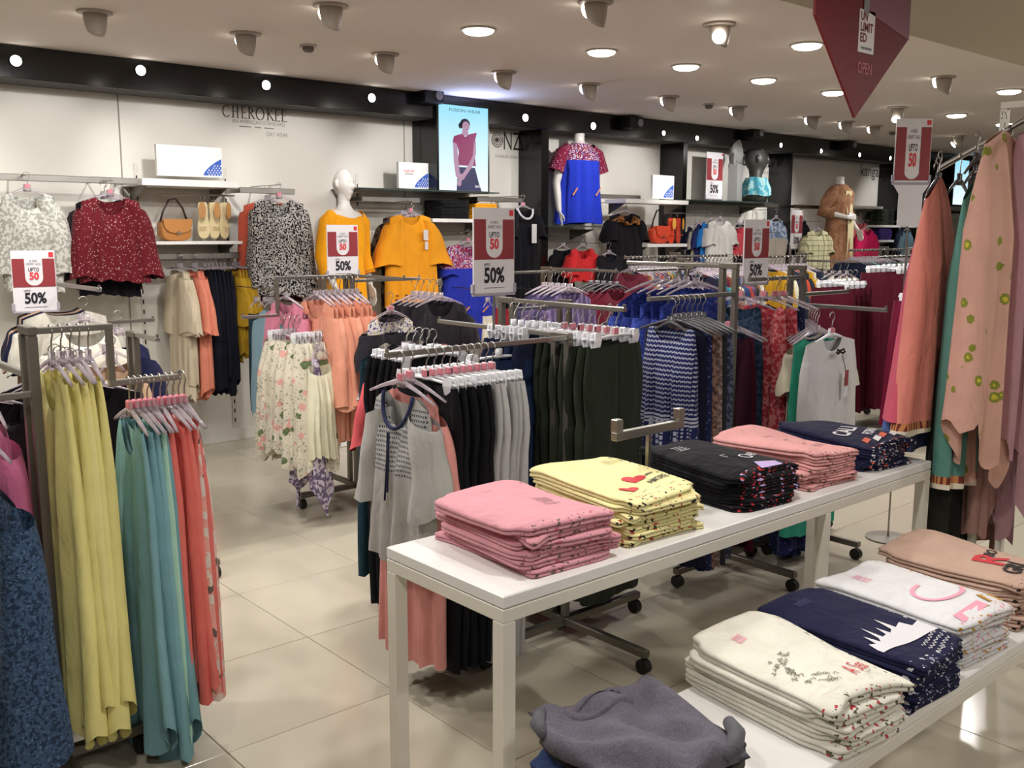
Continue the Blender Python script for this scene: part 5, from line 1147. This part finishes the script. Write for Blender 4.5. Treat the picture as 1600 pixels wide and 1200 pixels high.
MANW = mat('satin white mannequin', '#d6d1ca', .35)
# yellow top mannequin
base = ony(535, 440, 6.30)
mx = float(ony(532, 330, 6.28)[0]); 
yme = mannequin_mesh('body', True, {-1: ((-.185, .0, 1.38), (-.235, .03, 1.12), (-.20, -.07, .90), (.25, -.35, -1), (-1, 0, 0)), 1: ((.185, 0, 1.38), (.235, .03, 1.13), (.25, -.03, .90), (.1, -.2, -1), (1, 0, 0))}, legs=True, turn=.12)
e = empty('mannequin', 'white mannequin with a head wearing an orange-yellow top, before the wall', 'mannequin', (mx, 6.22, .25), .25); e.scale = (.9, .9, 1)
obj('body', yme, MANW, e)
ZS = 1.0
def cloth_rings(prof, n=48, fold=0, nf=6, seed=1, ph=0, dip=0):
    r = random.Random(seed); p = [r.uniform(0, 6.28) for _ in range(6)]; rings = []
    for jj, (z, w, d, oy, f) in enumerate(prof):
        dp = dip*max(0, 1-jj/3)
        rings.append([((w+f*fold*math.sin(nf*a+p[0]+3*z))*math.cos(a), oy+(d+f*fold*math.sin(nf*a+p[1]+2*z)+f*fold*.6*math.sin((nf*2-3)*a+p[2]))*math.sin(a), z+.008*f*math.sin(3*a+p[3])-dp*max(0, -math.sin(a))**1.5) for a in [2*PI*k/n for k in range(n)]])
    return rings
YT = fab('#f2a41c'); 
o = obj('top', MB().loft(cloth_rings([(1.455, .108, .075, 0, 0), (1.442, .135, .084, 0, 0), (1.41, .188, .096, 0, 0), (1.33, .198, .112, -.008, .3), (1.22, .182, .122, -.012, .6), (1.08, .170, .118, 0, .8), (.95, .185, .125, 0, 1), (.80, .200, .135, 0, 1)], fold=.013, nf=6, dip=.075), False), YT, e, smooth=True)
for s in (-1, 1):
    obj('sleeve', MB().tube([(s*.14, 0, 1.40), (s*.20, .0, 1.36), (s*.225, .018, 1.24), (s*.240, .028, 1.12), (s*(.243 if s > 0 else .225), -.012, 1.00)], [.062, .066, .060, .058, .060], 18, False), YT, o, smooth=True)
    obj('cuff', MB().tube([(s*(.243 if s > 0 else .225), -.012, 1.00), (s*(.244 if s > 0 else .222), -.016, .985)], .062, 18, False), fab('#e08a14'), o, smooth=True)
obj('trousers', MB().loft(cloth_rings([(.86, .182, .118, 0, 0), (.78, .195, .125, 0, .5), (.55, .19, .12, 0, 1), (.25, .18, .11, 0, 1), (.08, .18, .11, 0, 1)], fold=.008, nf=5)), fab('#15141a'), e, smooth=True)
tag(obj('mannequin_plinth', BOX(mx-.30, mx+.30, 6.22-.2, 6.22+.3, 0, .25, bev=.006), SHELFW), 'white plinth under the mannequin in the orange-yellow top', 'plinth')
# blue dress mannequin, headless, on its ledge
bmx = float(ony(905, 280, 6.50)[0]); zb = float(ony(905, 350, 6.5)[2])
bme = mannequin_mesh('body', False, {-1: ((-.19, 0, 1.38), (-.24, .02, 1.11), (-.235, -.02, .86), (.05, -.05, -1), (-1, 0, 0)), 1: ((.185, 0, 1.38), (.225, .04, 1.12), (.22, .05, .9), (0, 0, -1), (1, 0, 0))})
e = empty('mannequin', 'headless white mannequin in a royal blue dress with printed yoke, on wall ledge', 'mannequin', (bmx, 6.50, zb-.745), -.15)
obj('body', bme, MANW, e)
BLD = fab('#2338b8', 'yoke', '#7a2038', sc=1.315)
o = obj('dress', MB().loft(cloth_rings([(1.475, .075, .062, 0, 0), (1.45, .13, .08, 0, 0), (1.41, .195, .098, 0, 0), (1.33, .20, .118, -.01, .2), (1.22, .192, .128, -.01, .6), (1.05, .205, .14, 0, 1), (.90, .225, .15, 0, 1), (.75, .245, .16, 0, 1)], n=72, fold=.020, nf=9, seed=4), False), BLD, e, smooth=True)
YK = fab('#7a2038', 'dots', '#c9c3d8', '#35308a', sc=60)
for s in (-1, 1): obj('sleeve', MB().tube([(s*.12, 0, 1.42), (s*.20, 0, 1.37), (s*.235, .01, 1.28), (s*.255, .015, 1.22)], [.06, .068, .072, .078], 18, False), YK, o, smooth=True)
obj('neckline_trim', MB().tube([(.078*math.cos(a), .062*math.sin(a), 1.474-.006*(math.sin(a) < 0)) for a in [2*PI*k/28 for k in range(29)]], .006, 6), fab('#c9c3d0'), o, smooth=True)
for s in (-1, 1): q = obj('pocket_trim', MB().tube([(s*.13-.03, -.125, 1.00), (s*.13+.02, -.13, 1.07)], .007, 6), fab('#d9905a'), o)
# brown kurta mannequin
kx = float(ony(1305, 330, 6.2)[0]); 
kme = mannequin_mesh('body', False, {-1: ((-.19, 0, 1.38), (-.29, .06, 1.16), (-.09, -.16, 1.10), (1, -.25, .05), (0, -1, .2)), 1: ((.19, 0, 1.38), (.26, .04, 1.14), (.23, -.12, .96), (-.15, -.5, -.8), (1, 0, 0))}, legs=True)
zk = float(ony(1305, 276, 6.2)[2]); e = empty('mannequin', 'headless white mannequin in a tan kurta with cream front panel, far bay', 'mannequin', (kx, 6.15, zk-1.565), .05)
obj('body', kme, MANW, e); tag(obj('mannequin_plinth', BOX(kx-.3, kx+.3, 5.95, 6.5, 0, zk-1.565, bev=.006), SHELFW), 'white plinth under the mannequin in the tan kurta', 'plinth'); KB = fab('#a5785a', 'leaf', '#94684c', sc=14)
o = obj('kurta', MB().loft(cloth_rings([(1.475, .082, .066, 0, 0), (1.45, .135, .082, 0, 0), (1.41, .195, .10, 0, 0), (1.30, .202, .122, -.01, .2), (1.15, .18, .125, -.008, .5), (.95, .20, .135, 0, .8), (.75, .225, .15, 0, 1), (.52, .245, .165, 0, 1)], n=64, fold=.016, nf=7, seed=8), False), KB, e, smooth=True)
obj('front_panel', MB().loft([[(x, -(.105+.055*(1.44-z)/.9)-.012-.012*math.sin(8*z), z) for x in (-.07, -.03, .03, .07)] for z in (1.40, 1.2, 1.0, .8, .60)], False, False), fab('#d9cba0'), o, smooth=True)
obj('sleeve', MB().tube([(-.13, 0, 1.41), (-.20, 0, 1.36), (-.25, .03, 1.26), (-.295, .055, 1.165), (-.22, -.05, 1.14)], [.062, .070, .070, .068, .078], 18, False), KB, o, smooth=True)
obj('sleeve', MB().tube([(.13, 0, 1.41), (.20, 0, 1.36), (.235, .02, 1.26), (.262, .035, 1.16), (.25, -.03, 1.08)], [.062, .070, .068, .064, .070], 18, False), KB, o, smooth=True)
# shelf mannequins' neighbours: dark bust and grey jewellery torso
DB = mat('dark bronze bust', '#3b3936', .45); GB = mat('grey display torso', '#8a8886', .5)
bx = float(ony(1182, 300, 6.5)[0])
hb = head_mb(.34); mb = MB(); mb.add([(x*1.35, y*1.35, .30+(z-.34)*1.5) for x, y, z in hb.v], hb.f)
E2 = lambda w, d, z, n=24: [(w*math.cos(2*PI*k/n), d*math.sin(2*PI*k/n), z) for k in range(n)]
mb.loft([E2(.17, .12, 0), E2(.18, .13, .06), E2(.15, .11, .16), E2(.085, .075, .22), E2(.07, .07, .30), E2(.085, .085, .40)])
e = empty('display_bust', 'dark bust with a turquoise scarf on the glass shelf, middle bay', 'bust', (bx, 6.52, z4+.001), 1.0); b_ = obj('bust', mb, DB, e, smooth=True)
obj('scarf', MB().loft(cloth_rings([(.07, .20, .15, 0, 1), (.14, .185, .15, 0, 1), (.21, .14, .125, 0, 1), (.27, .105, .105, 0, .4)], fold=.014, nf=9, seed=2), False), fab('#4f9db0', 'leaf', '#9cc4c8', sc=16), e, smooth=True)
tx = float(ony(1148, 300, 6.5)[0]); e = empty('display_torso', 'grey flat torso stand left of the dark bust on the glass shelf', 'bust', (tx, 6.50, z4+.001), .4)
obj('stand', BOX(-.12, .12, -.05, .05, 0, .40, bev=.008), GB, e); obj('torso', MB().loft([E2(.13, .06, .40), E2(.17, .07, .50), E2(.15, .06, .58), E2(.05, .045, .66), E2(.045, .04, .72)]), GB, e, smooth=True); obj('cord', MB().tube([(-.17, -.02, .50), (-.20, -.03, .44), (-.19, -.03, .38)], .012, 8), GB, e)

# ------------------------------------------------------------------ wall garments, left bay
def FW(*a, **k):
    g, loc = FY(*a, **k)
    if YW-loc[1] > .34: obj_arm = tag(obj('wall_peg', BOX(loc[0]-.006, loc[0]+.006, loc[1]-.03, YW-.002, loc[2]-.006, loc[2]+.0, bev=.002), CHROME), ' '.join(('chrome peg of the '+a[2]).split()[:16]), 'peg', 'chrome wall pegs')
    return g, loc
FW('blouse:puff', fab('#d8d6cc', 'leaf', '#aaaaa2', sc=52), 'white blouse with grey leaf print on the wall rail at left', 'blouse', -12, 106, 296, 455, 6.36, .80, .10, hm=CLEAR, token=True, slope=.04, neckd=.10, D=.12, f1=.95, f2=1.02, sm=None)
FW('blouse:puff', fab('#6a1c26', 'dots', '#c9a29a', '#9a5a5c', sc=62), 'maroon blouse with small pale flowers facing out on the wall', 'blouse', 106, 243, 304, 440, 6.34, .78, .10, hm=CLEAR, token=True, slope=.045, neckd=.11, D=.13, f1=.92, f2=1.06)
FW('blouse:puff', fab('#141018'), 'black blouse showing below and behind the maroon one on wall', 'blouse', 100, 232, 306, 462, 6.44, .74, .10, hm=CLEAR, slope=.045, D=.10)
FW('blouse:puff', fab('#1a1418', 'leaf', '#3a3238', sc=30), 'dark blouse edge left of the maroon blouse', 'blouse', 98, 232, 308, 450, 6.52, .78, .10, hm=CLEAR, slope=.045, D=.10)
FW('blouse:long', fab('#b9b4b0', 'leaf', '#17151a', sc=95), 'black and white ditsy floral blouse on the wall, left of yellow mannequin', 'blouse', 380, 494, 308, 462, 6.34, .80, .10, hm=CLEAR, token=True, slope=.045, neckd=.12, D=.12, f1=.92, f2=1.05)
FW('blouse:long', fab('#b5523e'), 'rust orange blouse behind the black and white floral one', 'blouse', 364, 474, 312, 440, 6.48, .80, .10, hm=CLEAR, slope=.045, D=.08)
FW('blouse:long', fab('#4a1522'), 'dark red blouse furthest behind the black and white floral one', 'blouse', 368, 480, 314, 470, 6.56, .80, .10, hm=CLEAR, slope=.045, D=.08)
# short row on the lower rail
lz = float(ony(310, 398, YW-.30)[2]); yy = YW-.30
def lower(px0, px1, n, ms, what, pb, seed, kind='top', **k):
    x0, x1 = float(ony(px0, 420, yy)[0]), float(ony(px1, 420, yy)[0]); zb = float(ony((px0+px1)/2, pb, yy)[2])
    for i in range(n):
        loc = (x0+(x1-x0)*(i+.5)/n, yy, lz); 
        g = garment(kind, ms[i % len(ms)], '%s %s from the left on the rail below the handbag' % (ORD[i], what), 'top', loc, -PI/2+.05, .30, lz-zb-.05*(i % 2), .05, seed+i % 3, what+' below the handbag', w0=.7, top=-.06, nf=4, amp=.018, hemw=.04, **k)
        hanger('clip', 'slim hanger holding the %s %s below the handbag' % (ORD[i], what), loc, -PI/2+.12, 'hangers below the handbag', w=.28, m=CLEAR, clips=False)
lower(276, 285, 4, [fab('#cfc1a8'), fab('#c9bba2')], 'cream ruffled top', 618, 301, 'top:bell', sls=.9)
lower(299, 308, 3, [fab('#e08a72'), fab('#d97f69')], 'coral ruffled top', 614, 304, 'top:bell', sls=.9)
lower(316, 354, 6, [fab('#14151f'), fab('#181a28')], 'black pleated top', 606, 307, 'top')
lower(362, 382, 4, [fab('#b8922a'), fab('#ae8824')], 'mustard bell-sleeved top', 560, 310, 'top:bell', sls=.8)
# right of the yellow mannequin
OK_ = fab('#e89a22', 'hem', '#7a4a1c', sc=-.66)
g, loc = FW('kurta:flare', fab('#ea9c24'), 'orange boxy kurta with printed hem and white tag, on the wall', 'kurta', 588, 694, 332, 478, 6.26, .70, .10, hm=CLEAR, token=True, slope=.04, neckd=.08, D=.12, f1=1.0, f2=1.15, sls=.95)
Lb = -loc[2]
zb = float(ony(640, 478, 6.26)[2])-loc[2]
hw_ = .30
obj('hem_print', drape(.35, .42, .44, -zb+.004, .128, zb+.13, 0, 0, 0, 4, .010, 0, 64, 8), fab('#d98a1e', 'stripes', '#6a4418', sc=190), g, smooth=True)
obj('price_tag', BOX(.06, .105, -.085, -.082, -.30, -.22), TG, g); obj('price_tag', BOX(.07, .10, -.088, -.086, -.37, -.31), TG, g)
for i in range(12): obj('tassel', MB().tube([(-.21+.038*i, -.03, zb+.01), (-.21+.038*i, -.032, zb-.03), (-.21+.038*i, -.03, zb-.085)], [.004, .010, .008], 6), fab('#b88a22'), g)
FW('kurta:flare', fab('#191519', 'leaf', '#5a4a3a', sc=24), 'black patterned kurta whose edge shows left of the orange one', 'kurta', 580, 680, 334, 500, 6.40, .74, .10, hm=CLEAR, slope=.04, D=.08)
FW('kurta:flare', fab('#a8871c'), 'mustard kurta with tassels hanging lower behind the orange kurta', 'kurta', 596, 692, 336, 512, 6.50, .74, .10, hm=CLEAR, slope=.04, D=.08)
FW('dress:short', fab('#2a36a8', 'yoke', '#a02c50', sc=-.30), 'royal blue dress with printed yoke hanging on the wall below folded tops', 'dress', 690, 772, 378, 532, 6.30, .92, .11, hm=CLEAR, token=True, slope=.04, neck=.19, neckd=.10, D=.14, f1=.98, f2=1.22)
for s in (-1, 1): obj('pocket_trim', MB().tube([(s*.10-.03, -.100, -.66), (s*.10+.03, -.102, -.61)], .006, 6), fab('#d9905a'), bpy.data.objects['dress'] if False else [o for o in COL.objects if o.name.startswith('dress')][-1])
FW('dress:short', fab('#25171c'), 'dark maroon dress behind the hanging royal blue dress', 'dress', 684, 760, 382, 545, 6.42, .92, .11, slope=.04, D=.08)
FW('tunic:short', fab('#121117'), 'black tunic with white collar trim beside the first black column', 'tunic', 786, 846, 322, 520, 6.32, .84, .10, hm=CLEAR, token=True, slope=.04, neckd=.09, D=.12)
tq = [o for o in COL.objects if o.name.startswith('tunic')][-1]; obj('collar_trim', MB().tube([(.085*math.cos(PI*k/14), -.03-.03*math.sin(PI*k/14), -.112-.085*math.sin(PI*k/14)) for k in range(15)], .010, 6), fab('#cfcdd6'), tq, smooth=True); obj('price_tag', BOX(.03, .085, -.085, -.082, -.40, -.24), TG, tq)
# folded piles on the white shelf
def pile(n, x, y, z, wx, wy, t, m, what, where, seed, cat='folded top', rz=0):
    for i in range(n):
        mb, hf = folded_mb(wx, wy, t, seed+i, .002, 0, .005, 32); o = obj('folded_garment', mb, m[i % len(m)] if isinstance(m, list) else m, None, (x, y, z+.0006+i*(t+.0004)), rz, True)
        tag(o, 'folded %s, %s from bottom, on %s' % (what, ORD[i], where), cat, ('folded %s on %s' % (what, where))[:60])
x = float(ony(700, 335, YW-.2)[0]); pile(5, x, YW-.18, wz, .30, .28, .030, fab('#18171a'), 'black top', 'the white shelf below the poster', 400)
x = float(ony(748, 333, YW-.2)[0]); pile(3, x, YW-.18, wz, .27, .28, .042, fab('#e39a1e'), 'orange top', 'the white shelf', 410)
x = float(ony(1382, 345, 6.5)[0]); pile(4, x, YW-.19, z6, .32, .26, .05, [fab('#2e3326', 'leaf', '#12140e', sc=20)], 'camouflage trousers', 'the far shelf', 420)
x = float(ony(1410, 345, 6.5)[0]); pile(4, x+.1, YW-.19, z6, .30, .26, .05, [fab('#c9c4ae'), fab('#8d8f6e')], 'pale trousers', 'the far shelf', 430)
x = float(ony(1378, 370, 6.5)[0]); pile(4, x, YW-.19, z7, .34, .26, .04, fab('#33235e'), 'purple top', 'the lower far shelf', 440)
# handbag and shoes
def handbag(label, x, y, z, s, m, strap):
    e = empty('handbag', label, 'handbag', (x, y, z), .12)
    ol = [(.11*math.copysign(abs(math.cos(a))**.7, math.cos(a)), .075+.075*math.copysign(abs(math.sin(a))**.55, math.sin(a))) for a in [2*PI*k/32 for k in range(32)]]
    mb = MB(); mb.loft([[(p*s*q, d*s, w*s*(q if q < 1 else 1)+(1-q)*.07*s) for p, w in ol] for d, q in ((-.042, .9), (-.034, .99), (0, 1), (.034, .99), (.042, .9))]); obj('bag_body', mb, m, e, smooth=True)
    fl = [(.105*math.copysign(abs(math.cos(a))**.8, math.cos(a)), .148-.095*max(0, math.sin(a))**.6) for a in [PI*k/20 for k in range(21)]]
    obj('flap', MB().prism([(p*s, w*s) for p, w in fl], -.056*s, -.044*s), m, e); obj('clasp', BOX(-.012*s, .012*s, -.062*s, -.057*s, .045*s, .065*s, bev=.002), CHROME, e)
    obj('strap', MB().tube([(-.10*s, 0, .13*s), (-.075*s, 0, .20*s), (-.03*s, 0, .275*s), (.02*s, 0, .285*s), (.07*s, 0, .22*s), (.10*s, 0, .13*s)], .007*s, 8), strap, e, smooth=True)
TAN = mat('tan leather', '#b5793c', .5, bump=.1, bscale=90)
x = float(ony(272, 370, YW-.16)[0]); handbag('tan leather saddle handbag on the white wall shelf', x, YW-.17, hz+.001, 1.0, TAN, mat('dark brown strap', '#2e1c16', .5))
x = float(ony(1028, 378, YF-.12)[0]); handbag('orange red handbag on the white shelf right of the black dress', x, YF-.12, z3+.001, 1.15, mat('orange red leather', '#d8492c', .45), mat('black strap', '#171214', .5))
def shoe_mb(s=1):
    rings = []
    for t, w, h, oz in ((0, .026, .045, .0), (.03, .033, .05, .0), (.09, .030, .038, .0), (.15, .040, .026, .0), (.20, .042, .030, .0), (.235, .030, .020, .0), (.25, .01, .008, 0)):
        rings.append([(w*s*math.cos(a), 0+h*s*max(-.15, math.sin(a)), -t*s) for a in [2*PI*k/20 for k in range(20)]])
    return MB().loft(rings)
def shoe(label, x, y, z, m, inner, rz, grp):
    e = empty('ballet_flat', label, 'shoe', (x, y, z), rz, grp); b = obj('upper', shoe_mb(), m, e, (0, -.02, -.02), smooth=True); 
    obj('insole', MB().lathe([(.026, 0), (.026, .003)], 20), inner, e).matrix_local = Matrix.Translation((0, -.064, -.075)) @ Matrix.Diagonal((.9, 1, 2.2, 1)) @ Matrix.Rotation(PI/2, 4, 'X')
    obj('bow', MB().tube([(-.02, -.05, -.185), (0, -.056, -.185), (.02, -.05, -.185)], [.008, .004, .008], 8), m, e)
    obj('hanging_loop', MB().tube([(.014*math.cos(a), 0, .012+.02*math.sin(a)) for a in [2*PI*k/14 for k in range(15)]], .002, 6), CHROME, e)
CREAM = mat('cream leather', '#d8c69a', .4); INS = mat('tan insole', '#b8854e', .6)
zt = float(ony(335, 305, YW-.20)[2])
for i, px in enumerate((318, 332, 347)): shoe('%s cream ballet flat from the left hanging right of the tan handbag' % ORD[i], float(ony(px, 340, YW-.20)[0]), YW-.20, zt-.03, CREAM, INS, (-.5, .1, .35)[i], 'cream ballet flats')
tag(obj('shoe_rail', MB().tube([(float(ony(250, 303, YW-.2)[0]), YW-.2, zt), (float(ony(366, 303, YW-.2)[0]), YW-.2, zt)], .006, 8), CHROME), 'thin chrome rail under the top shelf, hanging the cream shoes', 'clothes rail')
zt2 = float(ony(1053, 333, YF-.12)[2]); RS = mat('red orange shoe leather', '#d23f22', .4)
for i, px in enumerate((1047, 1058)): shoe('%s red ballet flat of the pair hanging right of orange handbag' % ORD[i], float(ony(px, 350, YF-.12)[0]), YF-.12, zt2-.03, RS, mat('yellow insole', '#e0a040', .6), (-.2, .3)[i], 'red ballet flats')

tag(obj('shoe_rail', MB().tube([(float(ony(1038, 333, YF-.12)[0]), YF-.12, zt2), (float(ony(1070, 333, YF-.12)[0]), YF-.12, zt2)], .005, 8), CHROME), 'thin chrome rail hanging the red ballet flats before the black column', 'clothes rail')
# ------------------------------------------------------------------ wall garments, further bays
FW('dress:short', fab('#151318'), 'black long dress with brown embroidered neckline, right of the blue mannequin', 'dress', 942, 1008, 330, 470, 6.32, .86, .10, hm=CLEAR, slope=.05, neckd=.10, D=.12)
dq = [o for o in COL.objects if o.name.startswith('dress')][-1]; obj('embroidered_yoke', drape(.30, .40, .40, .20, .135, -.10, .05, .17, .10, 4, .008, 0, 64, 10), fab('#5a3420', 'leaf', '#a06a34', sc=40), dq, smooth=True)
FW('blouse:short', fab('#d03034'), 'bright red frilled blouse under the blue mannequin', 'blouse', 884, 936, 384, 440, 6.30, .82, .10, hm=CLEAR, slope=.04, neckd=.10, D=.12)
FW('top:short', fab('#17151a'), 'black top left of the bright red blouse', 'top', 858, 900, 384, 450, 6.45, .85, .10, slope=.04)
FW('top', fab('#19181e'), 'plain black dress right of the bright red blouse', 'dress', 925, 975, 395, 560, 6.2, .9, .10, slope=.04, D=.1)
FW('shirt:short', fab('#dcdad6'), 'white polo shirt with a grey print facing out in the bust bay', 'shirt', 1098, 1148, 342, 425, 6.30, .82, .10, hm=CLEAR, slope=.04, neckd=.06, D=.12)
for i, (cc, nm_, p0, p1) in enumerate((('#2a78c4', 'sky blue', 1090, 1126), ('#2b2f66', 'indigo', 1082, 1118), ('#b8b2a6', 'stone', 1076, 1110), ('#1e2038', 'dark navy', 1068, 1102))):
    FW('shirt:short', fab(cc), '%s polo shirt stacked left of the white one' % nm_, 'shirt', p0, p1, 344+2*i, 418, 6.36+.05*i, .82, .10, slope=.04)
FW('top:short', fab('#d2505a'), 'coral pink tee right of the white polo shirt', 'tee', 1136, 1166, 350, 400, 6.34, .82, .10, slope=.04, D=.1)
for i, (cc, nm_, p0, p1, pb) in enumerate((('#17151c', 'black striped', 1142, 1180, 440), ('#14141a', 'black', 1164, 1196, 400), ('#2a2648', 'indigo', 1178, 1208, 400))): FW('shirt:short', fab(cc, 'stripes' if i == 0 else None, '#8a8a92', sc=150), '%s tee on the rail right of the coral one' % nm_, 'tee', p0, p1, 346, pb, 6.42, .82, .10, slope=.04)
FW('shirt:short', fab('#b9c2d2', 'leaf', '#6d83a8', sc=24), 'pale blue floral shirt by the column right of the bust', 'shirt', 1196, 1226, 340, 412, 6.24, .85, .10, slope=.04)
FW('trousers', fab('#b0a69a'), 'light taupe striped trousers below the pale blue floral shirt', 'trousers', 1194, 1226, 372, 460, 6.1, 1, .06, hk='clip')
FW('shirt:short', fab('#dcd6ae', 'check', '#9d9a78', sc=110), 'cream windowpane check top left of the brown mannequin', 'top', 1252, 1300, 358, 420, 6.10, .80, .10, hm=CLEAR, slope=.04, D=.1)
FW('top:short', fab('#17161a'), 'black top behind the cream check top', 'top', 1236, 1262, 340, 400, 6.4, .85, .10, slope=.04)
FW('blouse:flare', fab('#c81e58'), 'hot pink frilled top right of the brown mannequin', 'top', 1334, 1372, 356, 402, 6.15, .72, .10, slope=.05, D=.1)
FW('blouse:short', fab('#d86a70'), 'salmon top peeking behind the hot pink one', 'top', 1326, 1360, 345, 390, 6.3, .8, .10, slope=.05)
FW('top', fab('#cdbf7c'), 'pale olive sleeveless dress near the last column', 'dress', 1428, 1446, 352, 420, 6.2, .9, .10)
FW('dress:half', fab('#b0382a'), 'rust red dress beyond the last column', 'dress', 1448, 1474, 332, 440, 6.2, .9, .10)
FW('top:short', fab('#7fa0b4'), 'grey blue top near the far column', 'top', 1408, 1424, 356, 400, 6.2, .85, .10)
FW('top:short', fab('#23283e'), 'dark top under the far shelf of trousers', 'top', 1400, 1420, 352, 400, 6.4, .85, .10)
# garments low under the wall rails (mixed darks)
for i, (cc, nm_, px) in enumerate((('#20323a', 'petrol', 402), ('#15141a', 'black', 415), ('#3a1420', 'wine', 424))): FW('dress', fab(cc), '%s long dress hanging in shade left of the aisle rack' % nm_, 'dress', px-16, px+22, 470, 640, 6.0+.1*i, .9, .1)
for i, (cc, nm_, p0, p1) in enumerate((('#8c1f2a', 'crimson', 770, 806), ('#d8cfc0', 'cream', 752, 772), ('#14141a', 'jet black', 846, 880))): FW('dress', fab(cc), '%s dress at the foot of the wall bay beside the first column' % nm_, 'dress', p0, p1, 470, 600, 5.8, .9, .1)
print('garments', GCOUNT[0], 'objects', len(COL.objects))
